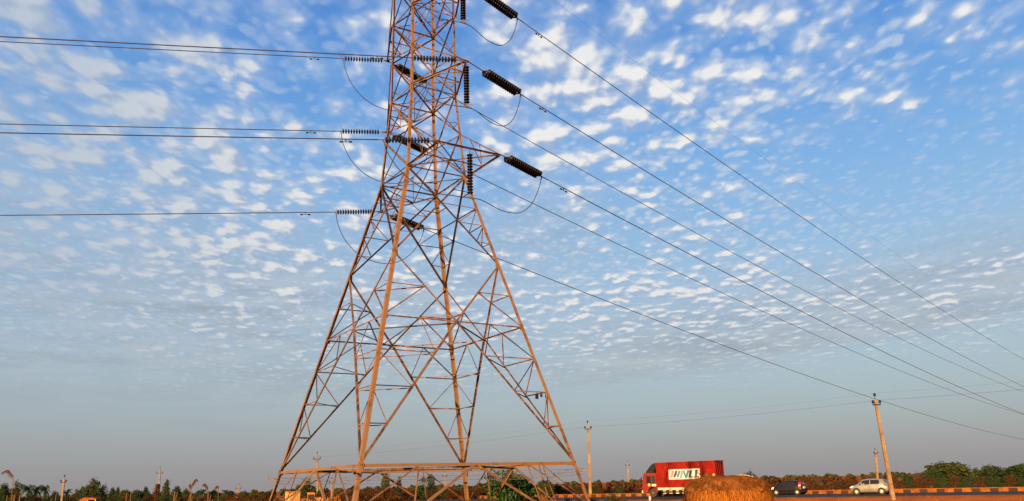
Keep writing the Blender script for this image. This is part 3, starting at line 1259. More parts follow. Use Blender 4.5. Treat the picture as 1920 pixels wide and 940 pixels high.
def wheel(parent, x, y, r, w, rimmat, spokes, side):
    mb = MB()
    mb.lathe([(-w / 2, r * 0.62), (-w / 2, r * 0.93), (-w * 0.32, r), (w * 0.32, r), (w / 2, r * 0.93), (w / 2, r * 0.62)], axis='Y', n=20)
    t = mb.build('wheel', M['tyre'], parent)
    t.location = (x, y, r)
    mb = MB()
    yo = side * (w / 2 - 0.012)
    if spokes:
        mb.lathe([(yo - 0.02 * side, r * 0.66), (yo + 0.006 * side, r * 0.66), (yo + 0.006 * side, r * 0.57), (yo - 0.02 * side, r * 0.57)], axis='Y', n=20)
        for k in range(spokes):
            a = 2 * math.pi * k / spokes + 0.3
            mb.bar((0, yo, 0), (math.cos(a) * r * 0.6, yo, math.sin(a) * r * 0.6), r * 0.16, 0.03, up=(0, 1, 0))
        mb.lathe([(yo - 0.02, r * 0.16), (yo + 0.02 * side, r * 0.16)], axis='Y', n=10)
    else:
        mb.lathe([(yo - 0.01 * side, r * 0.64), (yo + 0.012 * side, r * 0.60), (yo - 0.05 * side, r * 0.42), (yo - 0.03 * side, r * 0.24), (yo + 0.05 * side, r * 0.22), (yo + 0.06 * side, r * 0.1)], axis='Y', n=18)
        for k in range(8):
            a = 2 * math.pi * k / 8
            mb.lathe([(yo - 0.04 * side, 0.02), (yo + 0.02 * side, 0.02)], (math.cos(a) * r * 0.32, 0, math.sin(a) * r * 0.32), axis='Y', n=6)
    mb.build('rim', rimmat, t)
    return t


def flat_poly(name, pts, mat, parent, th, axis='Y', at_=0.0, sgn=1):
    """thin plate of a given outline standing in the x-z plane at y = at_"""
    mb = MB()
    mb.prism(pts, at_, at_ + th * sgn)
    return mb.build(name, mat, parent)


# --- the red container truck; local x = forward, y = left (the side we see)
def build_truck():
    p = onz(1225, 932.5, 0.0)
    R = thing('container_truck', 'red container truck with a white lettered panel on its side', 'truck', (0, 0, 0), HEAD)
    fx = 3.25                                   # front axle ahead of the origin
    hwid = 1.22
    R.location = p - Matrix.Rotation(HEAD, 3, 'Z') @ Vector((fx, hwid, 0))
    # chassis
    mb = MB()
    for y in (-0.42, 0.42):
        mb.box((-0.2, y, 0.86), (8.4, 0.09, 0.24))
    for x in (-4.2, -2.5, -0.2, 1.8, 3.6):
        mb.box((x, 0, 0.86), (0.10, 0.75, 0.16))
    mb.box((3.25, 0, 0.5), (0.16, 2.0, 0.16))
    mb.box((-1.9, 0, 0.5), (0.2, 1.9, 0.2))
    mb.box((-3.1, 0, 0.5), (0.2, 1.9, 0.2))
    mb.build('chassis', M['dark'], R)
    for x, nm in ((3.25, 1), (-1.75, 2)):
        for s in (-1, 1):
            if nm == 1:
                wheel(R, x, s * 1.06, 0.52, 0.30, M['rim'], 0, s)
            else:
                wheel(R, x, s * 1.08, 0.52, 0.26, M['rim'], 0, s)
                wheel(R, x, s * 0.78, 0.52, 0.26, M['rim'], 0, s)
    # cab
    prof = [(4.62, 0.62), (4.66, 1.2), (4.62, 1.62), (4.42, 2.62), (4.36, 2.78), (2.76, 2.80), (2.72, 0.95), (2.80, 0.62),
            (2.72, 0.62)]
    prof = [(4.60, 0.55), (4.66, 0.75), (4.66, 1.50), (4.46, 2.68), (4.34, 2.80), (2.75, 2.82), (2.72, 0.62), (2.62, 0.62),
            (2.64, 0.80), (2.78, 1.02), (3.02, 1.16), (3.25, 1.20), (3.50, 1.16), (3.74, 1.02), (3.88, 0.80), (3.90, 0.55)]
    mb = MB()
    mb.prism(prof, -1.18, 1.18)
    cab = mb.build('cab', M['redcab'], R)
    bv = cab.modifiers.new('soft', 'BEVEL')
    bv.width = 0.05
    bv.segments = 2
    bv.limit_method = 'ANGLE'
    # windows of the seen side
    for s in (-1, 1):
        y = s * 1.182
        mb = MB()
        mb.prism([(4.06, 1.62), (4.02, 2.46), (3.44, 2.46), (3.44, 1.62)], y, y + 0.012 * s)
        mb.build('side_window', M['glass'], cab)
        mb = MB()
        mb.prism([(3.30, 1.62), (3.30, 2.46), (2.86, 2.46), (2.86, 1.62)], y, y + 0.012 * s)
        mb.build('side_window', M['glass'], cab)
        mb = MB()
        for (a, b_) in (((4.10, 1.58), (4.06, 2.50)), ((4.06, 2.50), (2.82, 2.50)), ((2.82, 2.50), (2.82, 1.58)), ((2.82, 1.58), (4.10, 1.58)), ((3.37, 1.58), (3.37, 2.50))):
            mb.bar((a[0], y + 0.010 * s, a[1]), (b_[0], y + 0.010 * s, b_[1]), 0.035, 0.022, up=(0, 1, 0))
        mb.build('window_frame', M['redcab'], cab)
        mb = MB()
        for k in range(4):
            mb.bar((3.18 - 0.09 * k, y + 0.02 * s, 1.66), (3.18 - 0.09 * k, y + 0.02 * s, 2.42), 0.016, 0.012, up=(0, 1, 0))
        mb.build('window_guard', M['palewood'], cab)
        mb = MB()
        mb.bar((4.42, y, 2.4), (4.62, y + 0.24 * s, 2.32), 0.03, 0.03)
        mb.box((4.62, y + 0.26 * s, 2.1), (0.05, 0.2, 0.42))
        mb.build('mirror', M['dark'], cab)
    mb = MB()
    mb.add([(4.672, -1.02, 1.56), (4.672, 1.02, 1.56), (4.488, 1.02, 2.60), (4.488, -1.02, 2.60)], [(0, 1, 2, 3)])
    o = mb.build('windscreen', M['glass'], cab)
    mb = MB()
    mb.box((4.70, 0, 0.66), (0.14, 2.3, 0.28))
    mb.build('bumper', M['cream'], cab)
    for y in (-0.86, 0.86):
        mb = MB()
        mb.box((4.68, y, 1.05), (0.05, 0.34, 0.2))
        mb.build('headlight', M['paleplastic'], cab)
    mb = MB()
    mb.prism([(3.86, 1.30), (3.86, 1.56), (3.58, 1.56), (3.58, 1.30)], 1.185, 1.198)
    mb.build('yellow_notice', M['yellow'], cab)
    mb = MB()
    mb.prism([(3.34, 1.28), (3.34, 1.50), (2.78, 1.50), (2.78, 1.28)], 1.185, 1.198)
    np_ = mb.build('side_plate', M['plate'], cab)
    mb = MB()
    for k in range(3):
        x = 3.24 - k * 0.15
        mb.prism([(x, 1.33), (x, 1.45), (x - 0.10, 1.45), (x - 0.10, 1.33)], 1.199, 1.202)
    mb.build('plate_lettering', M['navy'], np_)
    # wind deflector: dark curved scoop from cab roof up to the box
    mb = MB()
    pts = []
    for k in range(9):
        t = k / 8
        pts.append((4.20 - 1.45 * t, 2.82 + 1.15 * math.sin(t * math.pi / 2)))
    mb.prism(pts + [(2.74, 3.55), (3.10, 2.82)], -1.05, 1.05)
    mb.build('wind_deflector', M['dark'], cab)
    # container
    x0, x1, z0, z1 = -4.95, 2.62, 1.08, 3.98
    mb = MB()
    # corrugated long walls and roof as folded sheet
    n = 36
    for s in (-1, 1):
        vs, fs = [], []
        xs = []
        for k in range(n):
            xa = x0 + 0.10 + (x1 - x0 - 0.2) * k / n
            w = (x1 - x0 - 0.2) / n
            xs += [(xa, 0), (xa + w * 0.35, 0), (xa + w * 0.5, -0.035), (xa + w * 0.85, -0.035)]
        xs.append((x1 - 0.10, 0))
        for (x, dy) in xs:
            vs += [(x, s * (hwid + dy - 0.012), z0 + 0.12), (x, s * (hwid + dy - 0.012), z1 - 0.10)]
        for k in range(len(xs) - 1):
            fs.append((2 * k, 2 * k + 2, 2 * k + 3, 2 * k + 1))
        mb.add(vs, fs)
    mb.box(((x0 + x1) / 2, 0, z1 - 0.05), (x1 - x0 - 0.02, 2 * hwid - 0.02, 0.06))
    mb.box(((x0 + x1) / 2, 0, z0 + 0.05), (x1 - x0 - 0.02, 2 * hwid - 0.12, 0.10))
    mb.box((x1 - 0.03, 0, (z0 + z1) / 2), (0.05, 2 * hwid - 0.03, z1 - z0 - 0.1))
    box = mb.build('cargo_container', M['red'], R)
    mb = MB()
    for s in (-1, 1):
        y = s * (hwid - 0.01)
        mb.bar((x0, y, z1 - 0.04), (x1, y, z1 - 0.04), 0.08, 0.10)
        mb.bar((x0, y, z0 + 0.06), (x1, y, z0 + 0.06), 0.08, 0.14)
        for x in (x0 + 0.06, x1 - 0.06):
            mb.box((x, y, (z0 + z1) / 2), (0.14, 0.086, z1 - z0 - 0.18))
    mb.build('container_frame', M['red'], box)
    # rear doors with locking bars
    for s in (-1, 1):
        mb = MB()
        mb.box((x0 - 0.01, s * 0.58, (z0 + z1) / 2), (0.05, 1.12, z1 - z0 - 0.24))
        for k in range(6):
            mb.box((x0 - 0.045, s * 0.58, z0 + 0.4 + k * 0.44), (0.03, 1.0, 0.10))
        d = mb.build('rear_door', M['red'], box)
        mb = MB()
        for y in (0.25, 0.85):
            mb.tube([(x0 - 0.09, s * y, z0 + 0.12), (x0 - 0.09, s * y, z1 - 0.14)], 0.022, 6)
        mb.build('locking_bar', M['redcab'], d)
    mb = MB()
    mb.box((x0 - 0.04, 0, z1 - 0.02), (0.10, 2.48, 0.08))
    mb.build('rear_header', M['redcab'], box)
    # white lettered panel
    yb = hwid + 0.004
    bx0, bx1, bz0, bz1 = 0.98, -3.05, 1.98, 3.14
    mb = MB()
    mb.prism([(bx0, bz0), (bx1, bz0), (bx1, bz1), (bx0, bz1)], yb, yb + 0.02)
    panel = mb.build('sign_panel', M['panelwhite'], box)
    yl = yb + 0.021
    H_ = bz1 - bz0
    W_ = bx0 - bx1

    def stroke(polys, mat):
        m_ = MB()
        for poly in polys:
            m_.prism([(bx0 - u * W_, bz0 + v * H_) for u, v in poly], yl, yl + 0.008)
        m_.build('lettering', mat, panel)
    lo_, hi_ = 0.20, 0.86
    sl = 0.085
    bar_ = lambda u, w, l=lo_, h=hi_: [(u, l), (u + w, l), (u + w + sl, h), (u + sl, h)]
    stroke([bar_(0.035, 0.078)], M['pink'])
    stroke([bar_(0.140, 0.074)], M['navy'])
    stroke([bar_(0.245, 0.072)], M['teal'])
    stroke([[(0.225, 0.47), (0.275, 0.47), (0.283, 0.57), (0.233, 0.57)]], M['navy'])
    stroke([[(0.352, 0.14), (0.422, 0.14), (0.472, 0.70), (0.525, 0.70), (0.540, 0.86), (0.415, 0.86)]], M['pink'])
    stroke([[(0.490, 0.86), (0.470, 0.66), (0.520, 0.12), (0.585, 0.12), (0.672, 0.86), (0.605, 0.86), (0.556, 0.42), (0.535, 0.68)]], M['teal'])
    stroke([[(0.630, 0.14), (0.780, 0.14), (0.785, 0.25), (0.705, 0.25), (0.765, 0.86), (0.690, 0.86)],
            [(0.820, 0.14), (0.965, 0.14), (0.970, 0.25), (0.892, 0.25), (0.950, 0.90), (0.875, 0.90)]], M['navy'])
    stroke([[(0.05, 0.06), (0.40, 0.06), (0.40, 0.12), (0.05, 0.12)]], M['pink'])
    # white skirt and side guard
    for s in (-1, 1):
        mb = MB()
        y = s * (hwid + 0.012)
        for k in range(18):
            xa = x1 - 0.05 - k * 0.405
            mb.box((xa - 0.2, y, 0.98), (0.385, 0.03, 0.34))
        mb.build('side_skirt', M['cream'], R)
        for z in (0.42, 0.70):
            mb = MB()
            mb.m = 0
            mb.box((0.55, s * 1.10, z), (3.3, 0.05, 0.13))
            mb.m = 1
            for k in range(4):
                mb.box((-0.80 + k * 0.85, s * 1.115, z), (0.40, 0.05, 0.11))
            mb.build('guard_rail', [M['dark'], M['cream']], R)
        mb = MB()
        mb.box((0.3, s * 0.72, 0.58), (1.7, 0.6, 0.46))
        mb.build('side_tank', M['dark'], R)
    mb = MB()
    mb.box((-4.9, 0, 0.62), (0.1, 2.3, 0.2))
    mb.build('rear_bumper', M['dark'], R)
    for y in (-0.95, 0.95):
        mb = MB()
        mb.box((-4.97, y, 0.86), (0.05, 0.34, 0.14))
        mb.build('tail_lamp', M['redlamp'], R)


build_truck()


def loft_body(stations, name, mat, parent):
    """stations: (x, half width at sill, z sill, half width at belt, z belt, half width at roof, z roof)"""
    mb = MB()
    vs, fs = [], []
    ring = []
    for (x, w0, z0, w1, z1, w2, z2) in stations:
        zm = z0 + (z1 - z0) * 0.5
        half = [(0, z0), (w0 * 0.85, z0), (w0, z0 + 0.08), (w1 * 1.01, zm), (w1, z1), (w2, z2 - 0.05), (w2 * 0.86, z2), (0, z2 + 0.015)]
        full = [(-a, b_) for a, b_ in half[1:-1]][::-1]
        pts = half + full
        ring.append(len(pts))
        vs += [(x, a, b_) for a, b_ in pts]
    n = ring[0]
    for i in range(len(stations) - 1):
        for k in range(n):
            k2 = (k + 1) % n
            fs.append((i * n + k, i * n + k2, (i + 1) * n + k2, (i + 1) * n + k))
    fs.append(tuple(range(n)))
    fs.append(tuple(range((len(stations) - 1) * n + n - 1, (len(stations) - 1) * n - 1, -1)))
    mb.add(vs, fs)
    o = mb.build(name, mat, parent, smooth=True)
    return o


def on_side(st, x, t):
    """point on the glass part of the body side: t = 0 at the belt, 1 at the roof edge"""
    for a, b_ in zip(st, st[1:]):
        if min(a[0], b_[0]) <= x <= max(a[0], b_[0]):
            k = (x - a[0]) / (b_[0] - a[0])
            q = [a[i] + (b_[i] - a[i]) * k for i in range(7)]
            w = q[3] + (q[5] - q[3]) * t
            z = q[4] + (q[6] - 0.05 - q[4]) * t
            return w, z
    return 0.8, 1.0


def side_glass(st, outline, parent, name='side_window'):
    for s in (-1, 1):
        mb = MB()
        n = len(outline)
        inner, outer = [], []
        for (x, t) in outline:
            w, z = on_side(st, x, t)
            inner.append((x, s * (w - 0.02), z))
            outer.append((x, s * (w + 0.012), z))
        vs = inner + outer
        fs = [tuple(range(n)), tuple(range(2 * n - 1, n - 1, -1))] + [(i, i + n, (i + 1) % n + n, (i + 1) % n) for i in range(n)]
        mb.add(vs, fs)
        mb.build(name, M['glass'], parent)


def build_car(label, front_px, st, paint, wb, L, wr, glass, lamps, trackw, extra):
    R = thing('parked_car' if False else 'car', label, 'car', (0, 0, 0), HEAD)
    p = onz(front_px[0], front_px[1], 0.0)
    R.location = p - Matrix.Rotation(HEAD, 3, 'Z') @ Vector((wb / 2, trackw, 0))
    body = loft_body(st, 'body', paint, R)
    for x in (wb / 2, -wb / 2):
        for s in (-1, 1):
            mb = MB()
            y = s * (trackw + 0.012)
            n = 22
            pts = [(x + math.cos(2 * math.pi * k / n) * wr * 1.20, wr * 1.03 + math.sin(2 * math.pi * k / n) * wr * 1.20) for k in range(n)]
            mb.prism(pts, y - 0.25 * s, y)
            mb.build('wheel_arch', M['dark'], R)
            wheel(R, x, s * (trackw - 0.065), wr, 0.19, M['alloy'], 7, s)
    for g in glass:
        side_glass(st, g, body)
    extra(R, body, st)
    mb = MB()
    mb.box((0, 0, 0.22), (L * 0.9, trackw * 1.9, 0.12))
    mb.build('underbody', M['dark'], R)
    for s in (-1, 1):
        mb = MB()
        w, z = on_side(st, wb / 2 - 0.62, 0.1)
        mb.box((wb / 2 - 0.60, s * (w + 0.10), z + 0.05), (0.14, 0.2, 0.13))
        mb.build('mirror', paint, R)
    return R


def silver_extra(R, body, st):
    for s in (-1, 1):
        mb = MB()
        pts = [(-1.72, 0.86), (-1.60, 1.02), (-1.46, 1.06), (-1.52, 0.92), (-1.66, 0.76)]
        mb.prism(pts, s * 0.70, s * 0.832)
        mb.build('tail_lamp', M['redlamp'], R)
        mb = MB()
        mb.prism([(1.86, 0.66), (1.62, 0.84), (1.38, 0.84), (1.62, 0.68)], s * 0.62, s * 0.80)
        mb.build('headlight', M['paleplastic'], R)
        mb = MB()
        for x in (0.0,):
            mb.box((x, s * 0.846, 0.62), (0.018, 0.012, 0.62))
        mb.build('door_seam', M['dark'], R)
        mb = MB()
        mb.box((-0.16, s * 0.852, 0.84), (0.16, 0.02, 0.03))
        mb.build('door_handle', M['silver'], R)
    mb = MB()
    mb.add([(-1.685, -0.56, 1.04), (-1.685, 0.56, 1.04), (-1.46, 0.52, 1.40), (-1.46, -0.52, 1.40),
            (-1.60, -0.56, 1.04), (-1.60, 0.56, 1.04), (-1.40, 0.52, 1.40), (-1.40, -0.52, 1.40)],
           [(0, 1, 2, 3), (7, 6, 5, 4), (0, 4, 5, 1), (1, 5, 6, 2), (2, 6, 7, 3), (3, 7, 4, 0)])
    mb.build('rear_window', M['glass'], body)
    mb = MB()
    mb.add([(0.60, -0.56, 1.42), (0.60, 0.56, 1.42), (1.13, 0.64, 1.02), (1.13, -0.64, 1.02)], [(0, 1, 2, 3)])
    mb.build('windscreen', M['glass'], body)
    mb = MB()
    mb.box((-1.80, 0, 0.62), (0.03, 0.5, 0.12))
    mb.build('number_plate', M['plate'], R)


SILVER = [(1.86, 0.52, 0.30, 0.54, 0.56, 0.48, 0.68), (1.70, 0.74, 0.24, 0.74, 0.66, 0.62, 0.82), (1.20, 0.82, 0.20, 0.82, 0.80, 0.68, 0.98),
          (1.08, 0.83, 0.20, 0.83, 0.88, 0.66, 1.03), (0.55, 0.84, 0.20, 0.84, 0.93, 0.60, 1.44), (0.0, 0.845, 0.20, 0.845, 0.95, 0.60, 1.51),
          (-0.8, 0.845, 0.20, 0.845, 0.97, 0.60, 1.50), (-1.36, 0.84, 0.22, 0.835, 0.99, 0.57, 1.45), (-1.62, 0.80, 0.26, 0.80, 1.00, 0.60, 1.12),
          (-1.78, 0.72, 0.32, 0.74, 0.80, 0.62, 0.95), (-1.84, 0.64, 0.36, 0.66, 0.62, 0.56, 0.74)]
build_car('silver hatchback driving behind the leaning concrete pole', (1607, 927.9), SILVER, M['silver'], 2.39, 3.7, 0.30,
          [[(0.98, 0.08), (0.50, 0.90), (-0.12, 0.92), (-0.12, 0.06)], [(-0.20, 0.06), (-0.20, 0.92), (-0.98, 0.90), (-1.06, 0.40), (-1.02, 0.08)]], None, 0.845, silver_extra)


def black_extra(R, body, st):
    for s in (-1, 1):
        for (z0, z1, m) in ((1.12, 1.42, 'redlamp'), (0.96, 1.12, 'paleplastic'), (0.74, 0.96, 'redlamp')):
            mb = MB()
            mb.prism([(-1.64, z0), (-1.42, z0), (-1.40, z1), (-1.58, z1)], s * 0.60, s * (0.818 - max(0, z0 - 0.9) * 0.27))
            mb.build('tail_lamp', M[m], R)
        mb = MB()
        mb.prism([(1.74, 0.62), (1.60, 0.86), (1.38, 0.90), (1.50, 0.66)], s * 0.60, s * 0.80)
        mb.build('headlight', M['paleplastic'], R)
        mb = MB()
        mb.box((-0.02, s * 0.806, 0.6), (0.018, 0.012, 0.6))
        mb.build('door_seam', M['dark'], R)
    mb = MB()
    mb.add([(-1.70, -0.58, 1.04), (-1.70, 0.58, 1.04), (-1.55, 0.54, 1.46), (-1.55, -0.54, 1.46),
            (-1.60, -0.58, 1.04), (-1.60, 0.58, 1.04), (-1.45, 0.54, 1.46), (-1.45, -0.54, 1.46)],
           [(0, 1, 2, 3), (7, 6, 5, 4), (0, 4, 5, 1), (1, 5, 6, 2), (2, 6, 7, 3), (3, 7, 4, 0)])
    mb.build('rear_window', M['glass'], body)
    mb = MB()
    mb.add([(0.62, -0.56, 1.50), (0.62, 0.56, 1.50), (1.17, 0.64, 1.00), (1.17, -0.64, 1.00)], [(0, 1, 2, 3)])
    mb.build('windscreen', M['glass'], body)
    mb = MB()
    mb.box((-1.80, 0.12, 0.80), (0.05, 0.62, 0.20))
    mb.build('number_plate', M['plate'], R)
    mb = MB()
    mb.box((-1.74, 0, 0.42), (0.16, 1.5, 0.22))
    mb.build('rear_bumper', M['black'], R)


BLACK = [(1.76, 0.50, 0.30, 0.52, 0.60, 0.46, 0.74), (1.60, 0.72, 0.24, 0.72, 0.72, 0.60, 0.88), (1.20, 0.78, 0.20, 0.79, 0.84, 0.66, 1.00),
         (1.10, 0.79, 0.20, 0.79, 0.90, 0.64, 1.04), (0.58, 0.80, 0.20, 0.80, 0.95, 0.58, 1.53), (0.0, 0.80, 0.20, 0.80, 0.97, 0.58, 1.60),
         (-0.9, 0.80, 0.20, 0.80, 0.98, 0.58, 1.59), (-1.46, 0.79, 0.22, 0.79, 1.00, 0.57, 1.54), (-1.68, 0.76, 0.28, 0.76, 0.98, 0.62, 1.08),
         (-1.78, 0.68, 0.34, 0.70, 0.70, 0.62, 0.84)]
build_car('black small car with tall red tail lamps beside the haystack', (1456, 928.2), BLACK, M['black'], 2.36, 3.55, 0.285,
          [[(1.00, 0.08), (0.56, 0.90), (-0.10, 0.92), (-0.10, 0.06)], [(-0.18, 0.06), (-0.18, 0.92), (-1.0, 0.90), (-1.12, 0.10)]], None, 0.80, black_extra).scale = (1.0, 1.0, 0.93)

# small white marker stone at the edge of the asphalt
p = onz(1219, 937.8, -0.02)
mb = MB()
mb.lathe([(-0.1, 0.13), (0.20, 0.13), (0.34, 0.11), (0.40, 0.05), (0.41, 0.0)], axis='Z', n=12)
o = mb.build('marker_stone', M['white'], None, smooth=True)
o.location = p
tag(o, 'small white marker stone at the road edge below the truck cab', 'marker stone')


# ------------------------------------------------------------------ distribution poles
def conc_pole(label, top_px, Y, base_z, base_dx, w, arm_w, group, style=0):
    top = at(top_px[0], top_px[1], Y)
    base = Vector((top.x + base_dx, Y, base_z))
    R = thing('concrete_pole', label, 'utility pole', base, 0, group)
    t = top - base
    mb = MB()
    a, b_ = Vector((0, 0, -0.4)), t
    d = (b_ - a).normalized()
    s = d.cross(Vector((0, -1, 0))).normalized()
    u = s.cross(d).normalized()
    vs = []
    for q, k in ((a, 1.0), (b_, 0.62)):
        for (i, j) in ((-1, -1), (1, -1), (1, 1), (-1, 1)):
            vs.append(q + s * i * w * k / 2 + u * j * w * k * 0.42)
    mb.add(vs, [(0, 1, 2, 3), (7, 6, 5, 4), (0, 4, 5, 1), (1, 5, 6, 2), (2, 6, 7, 3), (3, 7, 4, 0)])
    mb.build('pole_shaft', M['concrete'], R)
    ins = []
    k = arm_w
    zc = t - d * k * 0.62
    mb = MB()
    mb.bar(zc - Vector((k / 2, 0, 0)) - Vector((0, w * 0.4, 0)), zc + Vector((k / 2, 0, 0)) - Vector((0, w * 0.4, 0)), 0.09, 0.09)
    if style:
        for sg in (-1, 1):
            mb.bar(zc + Vector((sg * k / 2, -w * 0.4, 0)), zc - d * k * 0.35 - Vector((0, w * 0.4, 0)), 0.05, 0.05)
    mb.build('crossarm', M['dark'], R)
    tops = []
    for i, q in enumerate((t - d * 0.02, zc + Vector((-k / 2 + 0.05, -w * 0.4, 0)), zc + Vector((k / 2 - 0.05, -w * 0.4, 0)))):
        mb = MB()
        h0 = 0.34 if i == 0 else 0.12
        mb.lathe([(0, 0.018), (h0, 0.018), (h0, 0.05), (h0 + 0.05, 0.12), (h0 + 0.11, 0.10), (h0 + 0.14, 0.13), (h0 + 0.21, 0.085), (h0 + 0.28, 0.07), (h0 + 0.30, 0.0)], q, axis='Z', n=10)
        mb.build('pin_insulator', M['glaze'], R, smooth=True)
        tops.append(base + q + Vector((0, 0, h0 + 0.26)))
    return tops


NEARP = conc_pole('leaning concrete pole standing closest, in front of the silver car', (1641, 750), 74.0, -0.75, 0.30, 0.34, 0.72, 'concrete power poles')
MIDP = conc_pole('tall concrete pole just right of the tower foot', (1102, 797), 118.0, -0.3, -0.16, 0.40, 0.95, 'concrete power poles')
FARP = conc_pole('concrete pole rising behind the left belt of the tower', (594.5, 853), 164.0, -0.3, 0.5, 0.42, 1.35, 'concrete power poles', 1)
LEFTP = conc_pole('concrete pole overgrown by rusty creeper at the left tree line', (300, 880), 220.0, -0.4, 0.4, 0.5, 1.7, 'concrete power poles', 0)
TINY1 = conc_pole('small distant pole between the tall pole and the truck', (1176, 868), 250.0, -0.4, 0.0, 0.5, 1.25, 'concrete power poles', 0)
TINY2 = conc_pole('distant pole above the silver car, left of the leaning pole', (1641, 846), 190.0, -0.4, -0.5, 0.55, 0.9, 'concrete power poles', 0)
TINY3 = conc_pole('small grey pole low in the trees, left of the tower', (448, 911), 250.0, -0.4, -0.3, 0.42, 1.5, 'concrete power poles', 0)
TINY4 = conc_pole('small pole seen through the belt lattice, under its middle', (834, 888), 170.0, -0.4, 0.2, 0.42, 1.0, 'concrete power poles', 0)
TINY5 = conc_pole('thin pole seen through the belt lattice, next to the front leg', (622, 901), 170.0, -0.4, 0.1, 0.34, 0.9, 'concrete power poles', 0)
SHORT = conc_pole('short pole with three dark insulators crowded on its head, far left', (120.5, 898), 130.0, -1.0, 0.05, 0.36, 0.9, 'concrete power poles', 0)


def span(a, b_, sag, label, r=0.004):
    mb = MB(a)
    pts = []
    for k in range(25):
        t = k / 24
        p_ = Vector(a).lerp(b_, t)
        p_.z -= 4 * sag * t * (1 - t)
        pts.append(p_)
    mb.tube(pts, r, 4)
    o = mb.build('supply_wire', M['wire'], None)
    o.location = a
    tag(o, label, 'wire', 'thin wires of the pole line')


right_end = [p_ + (NEARP[i] - MIDP[i]) * 1.2 + Vector((0, 0, 0.8)) for i, p_ in enumerate(NEARP)]
names3 = ('top', 'left', 'right')
for i in range(3):
    span(MIDP[i], NEARP[i], 0.35, 'thin %s wire between the tall pole and the leaning pole' % names3[i])
    span(NEARP[i], right_end[i], 0.5, 'thin %s wire from the leaning pole out of the picture on the right' % names3[i])
    span(FARP[i], MIDP[i], 0.5, 'thin %s wire between the tower base poles and the tall pole' % names3[i], 0.005)


